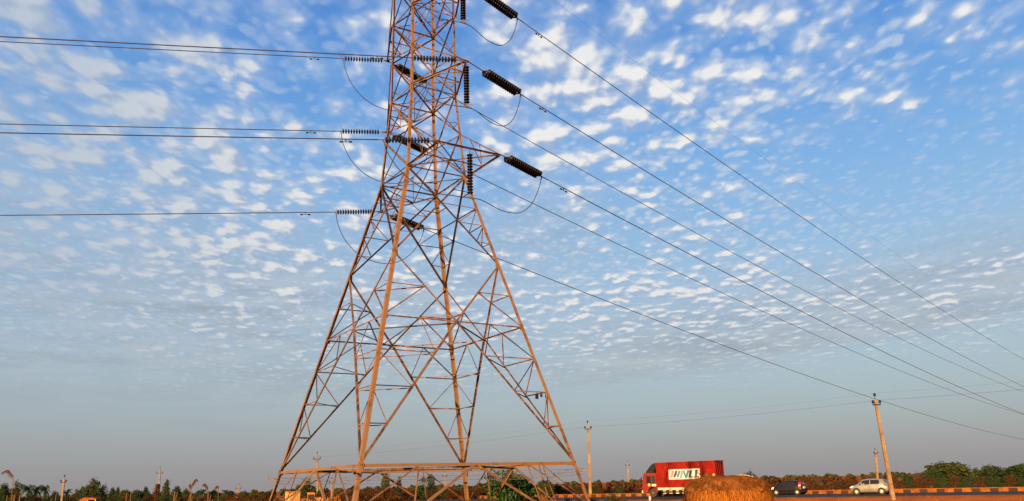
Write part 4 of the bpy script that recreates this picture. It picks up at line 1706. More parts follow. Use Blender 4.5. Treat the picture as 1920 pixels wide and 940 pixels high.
# ------------------------------------------------------------------ haystack and the trailer behind it
def haystack():
    rng = random.Random(3)
    Y = 62.0
    l, r = at(1289, 930, Y), at(1437, 930, Y)
    cx, rx = (l.x + r.x) / 2, (r.x - l.x) / 2
    topz = at(1362, 893.8, Y).z
    eave = at(1362, 921, Y - 1.5).z
    base = FIELD - 0.1
    R = thing('haystack', 'broad rounded haystack with a brown cap over orange straw', 'haystack', (cx, Y, base), math.radians(8))
    ry = rx * 0.75

    def ell(t, k):
        e_ = 0.62
        c_, s_ = math.cos(t), math.sin(t)
        return math.copysign(abs(c_) ** e_, c_) * rx * k, math.copysign(abs(s_) ** e_, s_) * ry * k
    # straw body
    mb = MB()
    n, hh = 120, eave - base
    rings = [(-0.1, 1.06), (0.25 * hh, 1.05), (0.5 * hh, 1.03), (0.8 * hh, 0.99), (1.02 * hh, 0.95), (1.12 * hh, 0.6)]
    vs, fs = [], []
    jit = [1 + rng.uniform(-0.028, 0.028) for _ in range(n)]
    for (z, k) in rings:
        for i in range(n):
            x, y = ell(2 * math.pi * i / n, k * jit[i])
            vs.append((x, y, z))
    for a in range(len(rings) - 1):
        for i in range(n):
            j = (i + 1) % n
            fs.append((a * n + i, a * n + j, (a + 1) * n + j, (a + 1) * n + i))
    mb.add(vs, fs)
    body = mb.build('straw_body', M['straw'], R)
    # loose hanging straw bundles
    mb = MB()
    for i in range(2600):
        t = rng.uniform(math.pi, 2 * math.pi) if rng.random() < 0.85 else rng.uniform(0, math.pi)
        x, y = ell(t, rng.uniform(0.985, 1.06))
        z1 = hh * rng.uniform(0.45, 1.04)
        h = rng.uniform(0.25, 0.8)
        x2, y2 = ell(t + rng.uniform(-0.05, 0.05), rng.uniform(1.03, 1.13))
        w = rng.uniform(0.012, 0.035)
        dx, dy = -math.sin(t) * w, math.cos(t) * w * 0.75
        mb.add([(x - dx, y - dy, z1), (x + dx, y + dy, z1), (x2 + dx * 0.5, y2 + dy * 0.5, z1 - h), (x2 - dx * 0.5, y2 - dy * 0.5, z1 - h)], [(0, 1, 2, 3)])
    mb.build('loose_straw', M['leaf_orange'], body)
    # cap
    mb = MB()
    ch = topz - eave
    rings = [(-0.04, 0.90), (-0.14, 1.0), (0.0, 1.03), (0.14, 0.995), (0.34, 0.95), (0.54, 0.89), (0.73, 0.80), (0.87, 0.68), (0.96, 0.52), (1.0, 0.28), (1.01, 0.03)]
    vs, fs = [], []
    n = 96
    for (z, k) in rings:
        for i in range(n):
            x, y = ell(2 * math.pi * i / n, k * (1 + 0.014 * math.sin(i * 1.7) + rng.uniform(-0.012, 0.012)))
            lump = 0.10 * math.sin(i * 0.33 + 1.0) * math.sin(z * 5 + i * 0.11) + 0.06 * math.sin(i * 0.9 + z * 9)
            x, y = x * (1 + lump * 0.5), y * (1 + lump * 0.5)
            vs.append((x, y, hh + z * ch + (0.10 * math.sin(i * 0.41) - 0.05 * math.sin(i * 1.3)) * (1.1 - max(z, 0)) + rng.uniform(-0.08, 0.08)))
    for a in range(len(rings) - 1):
        for i in range(n):
            j = (i + 1) % n
            fs.append((a * n + i, a * n + j, (a + 1) * n + j, (a + 1) * n + i))
    fs.append(tuple(range((len(rings) - 1) * n, len(rings) * n)))
    mb.add(vs, fs)
    cap = mb.build('cap', M['thatch'], R, smooth=True)
    mb = MB()
    for i in range(6500):
        t = rng.uniform(0.9 * math.pi, 2.1 * math.pi)
        q = rng.random()
        kz = [r_[0] for r_ in rings[1:]]
        kk = [r_[1] for r_ in rings[1:]]
        z = float(np.interp(q, kz, kk))
        x, y = ell(t, z * 1.01)
        zz = hh + q * ch
        d = Vector((math.cos(t) * 0.5, math.sin(t) * 0.5, -0.55 + rng.uniform(-0.5, 0.4))) + Vector((rng.uniform(-.5, .5), rng.uniform(-.5, .5), 0))
        d.normalize()
        a = Vector((x, y, zz))
        b_ = a + d * rng.uniform(0.14, 0.42)
        if q < 0.12:
            b_ = a + Vector((math.cos(t) * 0.12, math.sin(t) * 0.12, -rng.uniform(0.25, 1.0)))
        w = Vector((-math.sin(t), math.cos(t), 0)) * rng.uniform(0.006, 0.016)
        mb.add([a - w, a + w, b_ + w * 0.4, b_ - w * 0.4], [(0, 1, 2, 3)])
    for i in range(2200):
        t = rng.uniform(0, 2 * math.pi)
        q = rng.uniform(0.05, 1.0)
        x, y = ell(t, float(np.interp(q, kz, kk)))
        a = Vector((x, y, hh + q * ch - 0.03))
        d = Vector((math.cos(t) * 0.6, math.sin(t) * 0.6, 0.5)) + Vector((rng.uniform(-.7, .7), rng.uniform(-.7, .7), rng.uniform(-.4, .5)))
        b_ = a + d.normalized() * rng.uniform(0.10, 0.45)
        w = Vector((0.012, 0.004, 0))
        mb.add([a - w, a + w, b_ + w * 0.3, b_ - w * 0.3], [(0, 1, 2, 3)])
    mb.build('loose_straw', M['leaf_orange_dull'], cap)


haystack()


def trailer():
    Y = 72.0
    l, r = at(1336, 896.5, Y), at(1405, 891.5, Y)
    zt = l.z
    c = (l + r) / 2
    R = thing('farm_trailer', 'white sided farm trailer mostly hidden behind the haystack', 'trailer', (c.x, Y, FIELD), math.radians(5))
    L = (r - l).length
    h = zt - FIELD
    mb = MB()
    mb.box((0, 0, h - 0.55), (L, 1.9, 0.12))
    mb.box((0, 0, 0.62), (L * 0.9, 0.3, 0.2))
    for x in (-L * 0.42, L * 0.42):
        for y in (-0.8, 0.8):
            mb.box((x, y, (h - 0.6 + 0.6) / 2 + 0.2), (0.08, 0.08, h - 0.9))
    mb.build('trailer_bed', M['dark'], R)
    for y in (-0.97, 0.97):
        mb = MB()
        mb.box((0, y, h - 0.22), (L, 0.05, 0.52))
        mb.build('side_board', M['white'], R)
    for x in (-0.9, 0.9):
        for y in (-0.9, 0.9):
            wheel(R, x, y, 0.42, 0.22, M['rim'], 0, 1 if y > 0 else -1)
    # folded pale sheet lying on the board at its right end
    rng = random.Random(8)
    S = MB()
    n = 12
    vs, fs = [], []
    for i in range(n + 1):
        for j in range(5):
            x = -0.75 + 1.5 * i / n
            y = -0.8 + 0.4 * j
            z = 0.02 + 0.20 * math.sin(math.pi * i / n) ** 0.6 * math.sin(math.pi * (j + 0.5) / 5) + rng.uniform(-0.02, 0.03)
            vs.append((x, y, z))
    for i in range(n):
        for j in range(4):
            fs.append((i * 5 + j, i * 5 + j + 1, (i + 1) * 5 + j + 1, (i + 1) * 5 + j))
    S.add(vs, fs)
    o = S.build('folded_sheet', M['cream'], None, smooth=True)
    md = o.modifiers.new('thick', 'SOLIDIFY')
    md.thickness = 0.05
    q = at(1390, 894, Y)
    o.location = (q.x, Y, zt + 0.02)
    tag(o, 'pale crumpled sheet lying on the trailer right of the haystack top', 'sheet')
    for (px, py, w, hh, m, lab, nm) in ((1326, 891.5, 0.50, 0.34, 'bark', 'dark brown sack on the trailer in front of the truck doors', 'sack'),
                                        (1338.5, 891, 0.26, 0.26, 'hutwall', 'small pale sack in front of the truck rear doors', 'sack')):
        q = at(px, py, 70.5)
        mb = MB()
        mb.lathe([(-hh / 2, 0.0), (-hh / 2, w * 0.42), (0, w * 0.5), (hh * 0.4, w * 0.4), (hh / 2, w * 0.12)], axis='Z', n=10)
        o = mb.build(nm, M[m], None, smooth=True)
        o.location = q
        tag(o, lab, 'sack')


trailer()
# forked stake stuck in the haystack, in front of the lettered panel
p = at(1304, 890, 62.0)
mb = MB()
mb.tube([(0, 0, -1.2), (0, 0, -0.1), (0.02, 0, 0.32)], 0.045, 6)
mb.tube([(0, 0, 0.05), (0.18, 0, 0.10), (0.30, 0, 0.08), (0.33, 0, -0.08)], 0.03, 6)
o = mb.build('forked_stake', M['bark'], None)
o.location = p
tag(o, 'dark forked stake rising from the left end of the haystack', 'stake')

# ------------------------------------------------------------------ vegetation
npr = np.random.RandomState(11)


def leaf_mesh(name, centers, mat, size, rs, up=0.35, aspect=1.9, droop=0.0):
    """one small folded blade per centre; centres is an (n,3) array"""
    n = len(centers)
    d = rs.normal(size=(n, 3))
    d[:, 2] = d[:, 2] * 0.6 - droop
    d /= np.linalg.norm(d, axis=1)[:, None]
    nr = rs.normal(size=(n, 3))
    nr[:, 2] += up
    s = np.cross(d, nr)
    s /= np.linalg.norm(s, axis=1)[:, None] + 1e-9
    L = size * rs.uniform(0.6, 1.4, (n, 1))
    W = L / aspect
    v = np.empty((n, 4, 3))
    v[:, 0] = centers - d * L * 0.5
    v[:, 1] = centers + s * W * 0.5
    v[:, 2] = centers + d * L * 0.5
    v[:, 3] = centers - s * W * 0.5
    me = bpy.data.meshes.new(name)
    me.vertices.add(n * 4)
    me.vertices.foreach_set('co', v.reshape(-1))
    me.loops.add(n * 4)
    me.loops.foreach_set('vertex_index', np.arange(n * 4, dtype=np.int32))
    me.polygons.add(n)
    me.polygons.foreach_set('loop_start', np.arange(0, n * 4, 4, dtype=np.int32))
    me.polygons.foreach_set('loop_total', np.full(n, 4, dtype=np.int32))
    me.materials.append(mat)
    me.update()
    me.validate()
    return me


def clumps(rs, blobs, nclump, per, spread):
    """leaf centres gathered in clumps spread through some ellipsoids"""
    out = []
    vol = np.array([b_[3] * b_[4] * b_[5] for b_ in blobs]) ** 0.75
    pick = rs.choice(len(blobs), nclump, p=vol / vol.sum())
    for i in pick:
        cx, cy, cz, rx, ry, rz = blobs[i]
        u = rs.normal(size=3)
        u /= np.linalg.norm(u)
        r = rs.uniform(0.45, 1.0) ** 0.6
        c = np.array([cx + u[0] * rx * r, cy + u[1] * ry * r, cz + u[2] * rz * r])
        k = int(per * rs.uniform(0.5, 1.5))
        out.append(c + rs.normal(size=(k, 3)) * spread * rs.uniform(0.6, 1.3) * np.array([1, 1, 0.75]))
    return np.concatenate(out)


def trunk_mesh(rs, blobs, r, mat, name='trunk', stems=1, top=0.55):
    mb = MB()
    for s_ in range(stems):
        x0 = 0 if stems == 1 else rs.uniform(-0.12, 0.12)
        fork = Vector((x0 + rs.uniform(-.03, .03), rs.uniform(-.03, .03), top * rs.uniform(0.45, 0.7)))
        mb.tube([(x0, 0, -0.05), (x0 * 1.1, 0, fork.z * 0.5), tuple(fork)], [r, r * 0.8, r * 0.65], 7)
        for b_ in blobs:
            c = Vector(b_[:3])
            m_ = fork.lerp(c, 0.5) + Vector((0, 0, 0.03))
            mb.tube([tuple(fork), tuple(m_), tuple(c + Vector((0, 0, b_[5] * 0.5)))], [r * 0.55, r * 0.35, r * 0.08], 5)
            for q in range(3):
                e = c + Vector((rs.uniform(-1, 1) * b_[3], rs.uniform(-1, 1) * b_[4], rs.uniform(-0.3, 1) * b_[5])) * 0.8
                mb.tube([tuple(m_), tuple(e)], [r * 0.22, r * 0.04], 4)
    return mb, mat


class Proto:
    def __init__(self, crown, trunk, tm, nm=('crown', 'trunk')):
        self.crown, self.trunk, self.tm, self.nm = crown, trunk, tm, nm
        self.tmesh = None


def make_proto(kind, seed, leafmat, barkmat, leaf=0.05, ncl=110, per=26):
    rs = np.random.RandomState(seed)
    if kind == 'broad':
        blobs = [(0, 0, .62, .30, .30, .26), (-.25, .05, .55, .24, .22, .22), (.25, -.05, .54, .24, .22, .22), (.08, .2, .7, .2, .2, .2), (-.08, -.2, .5, .25, .2, .22), (0.02, 0, .82, .2, .2, .17)]
        for i in range(len(blobs)):
            b_ = list(blobs[i])
            b_[0] += rs.uniform(-.07, .07)
            b_[2] += rs.uniform(-.06, .06)
            blobs[i] = tuple(b_)
        sp, stems, r, top = 0.055, 1, 0.035, 0.5
    elif kind == 'dome':
        blobs = [(0, 0, .48, .34, .34, .42), (-.3, 0, .40, .20, .25, .34), (.3, 0, .38, .20, .25, .34), (-.14, 0, .68, .2, .2, .24), (.16, .1, .66, .2, .2, .22)]
        sp, stems, r, top = 0.05, 1, 0.03, 0.4
    elif kind == 'column':
        blobs = [(0, 0, .30, .30, .30, .24), (.03, 0, .52, .34, .3, .24), (-.05, 0, .72, .27, .27, .2), (.06, 0, .88, .18, .18, .13)]
        sp, stems, r, top = 0.055, 1, 0.03, 0.4
    elif kind == 'twin':
        blobs = [(-.18, 0, .36, .26, .3, .28), (.2, 0, .34, .26, .3, .28), (-.16, 0, .70, .16, .2, .24), (.24, 0, .66, .15, .2, .24), (-.14, 0, .9, .09, .1, .1)]
        sp, stems, r, top = 0.05, 1, 0.03, 0.4
    elif kind == 'shrub':
        blobs = [(0, 0, .42, .38, .38, .42), (-.3, .1, .32, .22, .25, .30), (.3, -.1, .34, .22, .25, .32), (.05, .1, .70, .24, .24, .24), (-.2, 0, .60, .2, .2, .22)]
        sp, stems, r, top = 0.06, 3, 0.018, 0.3
    elif kind == 'bare':
        blobs = [(0, 0, .60, .30, .30, .34), (-.22, 0, .50, .2, .2, .28), (.24, 0, .52, .2, .2, .28)]
        sp, stems, r, top = 0.075, 2, 0.022, 0.3
    c = clumps(rs, blobs, ncl, per, sp)
    c[:, 2] = np.clip(c[:, 2], 0.0, 1.03)
    me = leaf_mesh('crown', c, leafmat, leaf, rs)
    mb, tm = trunk_mesh(rs, blobs, r, barkmat, stems=stems, top=top)
    return Proto(me, mb, tm)


def palm_proto(seed):
    rs = np.random.RandomState(seed)
    mb = MB()
    mb.tube([(0, 0, -0.05), (0.03, 0, 0.35), (0.02, 0, 0.74)], [0.035, 0.026, 0.022], 7)
    vs, fs = [], []
    for k in range(22):
        a = 2 * math.pi * k / 22 + rs.uniform(-.2, .2)
        e0 = rs.uniform(-0.2, 1.25)
        L = rs.uniform(0.38, 0.52)
        pts = []
        p, el_ = Vector((0.02, 0, 0.74)), e0
        for i in range(8):
            pts.append(p.copy())
            p = p + Vector((math.cos(a) * math.cos(el_), math.sin(a) * math.cos(el_), math.sin(el_))) * (L / 7)
            el_ -= 0.22
        for i in range(1, 8):
            d = (pts[i] - pts[i - 1]).normalized()
            s_ = d.cross(Vector((0, 0, 1))).normalized()
            w = 0.12 * math.sin(math.pi * (i / 8.3)) + 0.02
            for sg in (-1, 1):
                for q in (0.0, 0.5):
                    b0 = pts[i - 1].lerp(pts[i], q)
                    tip = b0 + s_ * sg * w + d * w * 0.5 - Vector((0, 0, w * 0.55))
                    k0 = len(vs)
                    vs += [tuple(b0), tuple(b0 + d * 0.03), tuple(tip)]
                    fs.append((k0, k0 + 1, k0 + 2))
    me = bpy.data.meshes.new('crown')
    me.from_pydata(vs, [], fs)
    me.materials.append(M['leaf_palm'])
    return Proto(me, mb, M['bark'])


PR = {
    'broad_a': make_proto('broad', 1, M['leaf_dark'], M['bark'], 0.06, 150, 30),
    'broad_b': make_proto('broad', 2, M['leaf_olive'], M['bark'], 0.06, 140, 28),
    'broad_grey': make_proto('broad', 3, M['leaf_grey'], M['bark'], 0.05, 90, 24),
    'dome_a': make_proto('dome', 4, M['leaf_olive'], M['bark'], 0.06, 330, 34),
    'dome_b': make_proto('dome', 5, M['leaf_dark'], M['bark'], 0.06, 320, 34),
    'column_a': make_proto('column', 6, M['leaf_olive'], M['bark'], 0.065, 120, 28),
    'column_b': make_proto('column', 7, M['leaf_blue'], M['bark'], 0.07, 110, 28),
    'twin': make_proto('twin', 8, M['leaf_dark'], M['bark'], 0.06, 150, 28),
    'palm': palm_proto(9),
    'palm_b': palm_proto(19),
    'shrub_g': make_proto('shrub', 10, M['leaf_dark'], M['bark'], 0.05, 160, 28),
    'shrub_o': make_proto('shrub', 12, M['leaf_brown'], M['palewood'], 0.045, 150, 28),
    'shrub_r': make_proto('shrub', 13, M['leaf_rust'], M['palewood'], 0.045, 160, 28),
    'shrub_r2': make_proto('shrub', 14, M['leaf_rust'], M['palewood'], 0.04, 150, 30),
    'straw': make_proto('shrub', 15, M['leaf_orange'], M['palewood'], 0.05, 110, 24),
    'bare_p': make_proto('bare', 16, M['leaf_grey'], M['palewood'], 0.035, 90, 22),
    'bare_r': make_proto('bare', 17, M['leaf_rust'], M['palewood'], 0.035, 90, 22),
}


def plant(name, cat, proto, label, px, topy, wpx, Y, group=None, base=None, rot=None, parts=True):
    pr = PR[proto]
    t = at(px, topy, Y)
    z0 = ground_z(t.x, Y) if base is None else base
    h = max(t.z - z0, 0.3)
    k = FPX * math.cos(PITCH) / Y * 1.04
    w = wpx / k
    o = thing(name, label, cat, (t.x, Y, z0 - 0.03), rot if rot is not None else random.Random(int(px * 7 + topy)).uniform(0, 6.28), group)
    sx = w / 0.98
    o.scale = (sx, sx, h)
    if pr.tmesh is None:
        tr = pr.trunk.build('trunk', pr.tm, o)
        pr.tmesh = tr.data
    else:
        put(bpy.data.objects.new('trunk', pr.tmesh), o)
    put(bpy.data.objects.new('crown', pr.crown), o)
    return o


T = lambda proto, px, ty, w, Y, label, group=None: plant('palm_tree' if 'palm' in proto else 'tree', 'palm' if 'palm' in proto else 'tree', proto, label, px, ty, w, Y, group)
S_ = lambda proto, px, ty, w, Y, label, group: plant('shrub', 'shrub', proto, label, px, ty, w, Y, group)

G1 = 'trees of the left tree line'
T('broad_a', 8, 908, 30, 150, 'dark spreading tree in the far left corner of the tree line', G1)
T('broad_b', 32, 900, 26, 155, 'dark tree with a raised top, behind the arched reed plume at far left', G1)
T('palm', 54, 904, 30, 140, 'feathery palm left of two other palms at the left tree line', 'palms in the left tree line')
T('palm_b', 69, 908, 26, 142, 'middle palm of three in the left tree line', 'palms in the left tree line')
T('palm', 86, 905, 24, 145, 'tall palm nearest the short pole with crowded insulators', 'palms in the left tree line')
T('broad_a', 104, 922, 26, 150, 'low dark tree just left of the short pole', G1)
T('palm_b', 126, 915, 22, 150, 'small palm right behind the short pole', 'palms in the left tree line')
T('broad_b', 144, 916, 22, 160, 'small olive tree left of the large round grey green tree', G1)
T('broad_b', 174, 896, 40, 165, 'large round grey green tree standing above its neighbours on the left', G1)
T('broad_grey', 195, 906, 22, 168, 'pale thin tree leaning against the large round tree', G1)
T('broad_a', 211, 915, 16, 160, 'narrow dark tree between the pale tree and the rusty dome', G1)
T('broad_a', 222, 914, 12, 158, 'dark pointed tree left of the rusty brown dome shaped tree', G1)
T('shrub_o' if False else 'dome_a', 235, 915, 24, 150, 'brown olive dome shaped tree behind thin fence posts', G1)
T('dome_b', 258, 917, 30, 155, 'wide dark green tree left of the creeper grown pole', G1)
T('broad_a', 274, 913, 16, 160, 'dark knobby tree touching the creeper grown pole', G1)
T('column_a', 313, 900, 20, 140, 'slim upright tree right of the creeper grown pole', G1)
T('broad_a', 333, 912, 22, 145, 'dark tree behind the forked post', G1)
T('broad_b', 351, 915, 26, 150, 'brownish tree under the tallest of the middle reed plumes', G1)
T('palm', 380, 914, 26, 135, 'bushy palm with a spiky top below the middle reed plumes', 'palms in the left tree line')
T('broad_a', 402, 919, 24, 150, 'dark low tree under the rightmost reed plume', G1)
T('palm_b', 426, 917, 24, 150, 'palm with a rounded crown left of the small grey pole', 'palms in the left tree line')
T('broad_b', 459, 919, 18, 165, 'small rounded tree right of the small grey pole', G1)
T('broad_b', 476, 924, 22, 170, 'low olive tree left of the tower left foot', G1)
T('broad_a', 496, 925, 22, 175, 'low dark tree beside the tower left foot', G1)
for i, x in enumerate(range(4, 520, 21)):
    S_(('shrub_g', 'shrub_o', 'shrub_g', 'shrub_o', 'shrub_g')[i % 5] if x < 420 else 'shrub_r', x + (i * 7) % 9, 925 + (i * 5) % 5 + (2 if x > 300 else 0) - (4 if x < 60 else 0), 30, 118 + (i * 13) % 22,
       'dark undergrowth shrub filling the foot of the left tree line' if x < 420 else 'rust brown undergrowth shrub left of the tower foot',
       'shrubs under the left tree line' if x < 420 else 'rust brown shrubs left of the tower')
G2 = 'trees seen through the tower base'
T('broad_b', 574, 894, 34, 140, 'round dark tree behind the small lit hut', G2)
T('dome_b', 602, 917, 22, 120, 'low dark dome tree right of the hut', G2)
T('broad_b', 562, 913, 22, 150, 'small tree left behind the hut roof', G2)
T('column_a', 723, 886, 24, 130, 'tall olive tree left of a narrow bluish one, inside the tower base', G2)
T('column_b', 749, 894, 13, 128, 'narrow bluish cypress like tree inside the tower base', G2)
T('twin', 802, 890, 40, 132, 'dark tree with two peaks inside the tower base', G2)
T('dome_b', 834, 911, 24, 130, 'small dark tree right of the twin peaked tree', G2)
T('dome_a', 878, 909, 56, 150, 'low wide green tree behind the rear tower leg', G2)
T('dome_b', 905, 912, 34, 155, 'low dark tree between the rear leg and the leafy bush', G2)
T('dome_a', 1022, 897, 34, 120, 'rounded olive tree right of the leafy bush, inside the tower base', G2)
T('broad_a', 1046, 906, 24, 125, 'small dark tree left of the right tower leg', G2)
G3 = 'trees beyond the road on the right'
T('broad_grey', 1404, 880, 26, 125, 'grey brown thin tree behind the right end of the haystack', G3)
T('broad_b', 1424, 897, 26, 128, 'low grey green tree between the haystack and the black car', G3)
T('bare_p', 1528, 888, 30, 120, 'pinkish bare tree right of the black car', G3)
T('dome_a', 1774, 862, 88, 118, 'largest round green tree on the right', G3)
T('dome_b', 1748, 877, 44, 114, 'green tree merged with the left flank of the largest round tree', G3)
T('broad_a', 1828, 878, 20, 124, 'small dark tree in the gap between the two right hand crowns', G3)
T('dome_b', 1856, 870, 56, 112, 'dark green tree right of the largest round one', G3)
T('dome_b', 1908, 868, 72, 108, 'dark green tree at the right picture edge', G3)
T('broad_a', 1700, 890, 32, 116, 'dark green tree right of the leaning pole', G3)
T('bare_p', 1719, 881, 24, 122, 'pink grey bare tree right of the leaning pole', G3)
GR = 'rust red shrubs beyond the barrier'
rr = random.Random(21)
for (x0, x1, top, Y0, pro) in ((1452, 1480, 901, 112, 'shrub_r'), (1508, 1606, 899, 106, 'shrub_r2'), (1676, 1700, 896, 100, 'shrub_r')):
    x = x0
    while x <= x1:
        S_(rr.choice(['shrub_r', 'shrub_r2', 'shrub_o', 'shrub_o']), x, top + rr.uniform(-3, 7), 26, Y0 + rr.uniform(0, 6), 'rust red dry shrub behind the painted barrier on the right', GR)
        x += 13
for x, ty, w in ((1722, 892, 28), (1742, 891, 26), (1787, 889, 28), (1838, 891, 26), (1892, 887, 24)):
    S_('shrub_o' if x > 1730 else 'shrub_r', x, ty, w, 101 - (x - 1700) * 0.07, 'brown dry shrub in front of the green trees on the right', 'brown shrubs in front of the right green trees')
for x, ty, w in ((1706, 898, 22), (1764, 893, 26), (1812, 893, 30), (1862, 893, 30), (1918, 891, 28)):
    S_('shrub_g', x, ty, w, 101 - (x - 1700) * 0.07, 'dark green low shrub between the brown shrubs on the right', 'dark green shrubs behind the right barrier')
# middle: scrub beyond the barrier between tower and truck
x = 1050
while x < 1215:
    pr = rr.choice(['shrub_o', 'shrub_r', 'shrub_g', 'shrub_o'])
    S_(pr, x, 911 + rr.uniform(-3, 5), 24, 124 + rr.uniform(0, 14), 'low scrub between the tower and the truck, beyond the barrier', 'low scrub beyond the barrier')
    x += 10
x = 640
while x < 1050:
    pr = rr.choice(['shrub_o', 'shrub_r', 'shrub_o', 'shrub_r2'])
    S_(pr, x, 918 + rr.uniform(-5, 6) - (4 if 690 < x < 760 else 0), 30, 126 + rr.uniform(0, 14), 'rust brown scrub behind the barrier inside the tower base', 'rust brown scrub inside the tower base')
    x += 13
# nearer scrub round the front leg
x = 585
while x < 770:
    S_(rr.choice(['shrub_r', 'shrub_r2', 'shrub_r', 'straw' if x < 640 else 'shrub_r']), x, (918 if 628 < x < 760 else 927) + rr.uniform(-4, 5), 46, rr.uniform(34.0, 52), 'dense rust brown scrub round the front leg of the tower', 'dense scrub at the front tower leg')
    x += 13
for x, ty, w, Y in ((770, 930, 40, 50), (800, 934, 40, 52), (840, 936, 36, 56), (505, 931, 30, 70), (530, 934, 30, 66), (480, 930, 34, 80), (440, 931, 36, 84), (1000, 931, 30, 52), (1042, 932, 30, 52), (1065, 929, 28, 58), (1085, 930, 30, 56)):
    S_('shrub_r2' if x < 1030 else 'shrub_o', x, ty, w, Y, 'small dry shrub in the field near the tower feet', 'small dry shrubs in the field')
for x, ty, w, Y in ((1110, 926, 44, 54), (1142, 922, 50, 55), (1165, 928, 40, 53)):
    S_('shrub_o' if x != 1142 else 'shrub_g', x, ty, w, Y, 'dark brown bush with the road beyond it, right of the tower leg', 'dark bushes right of the tower leg')
for x, ty, w, Y in ((1013, 918, 20, 70), (1022, 926, 18, 68), (1000, 930, 14, 66), (920, 925, 30, 75), (613, 929, 30, 48)):
    S_('straw', x, ty, w, Y, 'sunlit orange straw clump near the tower base', 'sunlit straw clumps')


# the big leafy bush by the right side of the base: long hanging leaves
def leafy_bush():
    Y = 49.0
    t = at(958, 883, Y)
    z0 = ground_z(t.x, Y)
    h = t.z - z0
    w = 92 / (FPX * math.cos(PITCH) / Y * 1.04)
    R = thing('leafy_bush', 'fresh green bush with long hanging leaves inside the tower base', 'bush', (t.x, Y, z0))
    rs = np.random.RandomState(31)
    blobs = [(0, 0, .60, .34, .34, .36), (-.28, 0, .5, .24, .26, .36), (.28, 0, .42, .26, .28, .34), (-.12, 0, .80, .26, .24, .2), (.15, .1, .72, .26, .24, .22), (-.36, 0, .74, .12, .12, .2), (0, -.2, .35, .4, .25, .3)]
    c = clumps(rs, blobs, 170, 34, 0.055)
    c[:, 2] = np.clip(c[:, 2], 0.02, 1.0)
    c = c * np.array([w, w, h])
    me = leaf_mesh('crown', c, M['leaf_green'], 0.34, rs, up=0.2, aspect=3.6, droop=0.9)
    put(bpy.data.objects.new('crown', me), R)
    sc_b = [(b_[0] * w, b_[1] * w, b_[2] * h, b_[3] * w, b_[4] * w, b_[5] * h) for b_ in blobs]
    mb = MB()
    for k, b_ in enumerate(sc_b):
        x0 = 0.12 * (k - 3)
        mb.tube([(x0, 0, -0.1), (x0 + (b_[0] - x0) * 0.4, b_[1] * 0.4, b_[2] * 0.45), (b_[0], b_[1], b_[2] + b_[5] * 0.6)], [0.05, 0.035, 0.008], 6)
    mb.build('stems', M['bark'], R)


leafy_bush()


# reed plumes standing above the left tree line
def reed(label, base_px, knee_px, tip_px, Y, seed, lean):
    rs = random.Random(seed)
    k, tp = at(knee_px[0], knee_px[1], Y), at(tip_px[0], tip_px[1], Y)
    b0 = at(base_px[0], base_px[1], Y)
    b0.z = FIELD
    R = thing('reed', label, 'reed', b0, 0, 'plumed reeds in the foreground')
    v = [Vector((0, 0, -0.05)), (k - b0) * 0.5 + Vector((0.02, 0, 0)), k - b0]
    mb = MB()
    mb.tube(smooth_curve(v, 5), 0.012, 5)
    mb.build('stalk', M['palewood'], R)
    mid = (k + tp) / 2 + Vector((0, 0, (tp - k).length * 0.34))
    spine = smooth_curve([k - b0, (k.lerp(mid, 0.6) - b0), mid - b0, (mid.lerp(tp, 0.6) + Vector((0, 0, 0.03)) - b0), tp - b0], 6)
    mb = MB()
    mb.tube(spine, 0.010, 4)
    for i, p in enumerate(spine[1:]):
        for q in range(8):
            L = rs.uniform(0.06, 0.22) * (1 - 0.5 * i / len(spine))
            d = Vector((lean * rs.uniform(0.0, 0.5) + rs.uniform(-.2, .2), rs.uniform(-.3, .3), -rs.uniform(0.5, 1.0))).normalized()
            a = p + Vector((rs.uniform(-.02, .02), rs.uniform(-.02, .02), 0))
            e = a + d * L
            s_ = Vector((0.006, 0, 0))
            mb.add([a - s_, a + s_, e], [(0, 1, 2)])
    mb.build('plume', M['plume'], R)


reed('reed with the large arched plume hanging left, at the far left edge', (27.5, 940), (25, 893), (4, 887), 30, 1, -1)
reed('tallest plumed reed among the middle group, plume bent to the right', (356, 940), (360, 909), (370, 900), 34, 2, 1)
reed('reed with a pale thin plume drooping left, between two darker ones', (392, 940), (390, 915), (381, 909), 36, 3, -1)
reed('reed with a reddish plume hanging left, rightmost of the reeds', (411, 940), (410, 912), (404, 915), 38, 4, -1)
reed('small bare reed shoot beside the tallest plumed reed', (360, 940), (358.5, 913), (356.3, 909), 34, 5, -1)

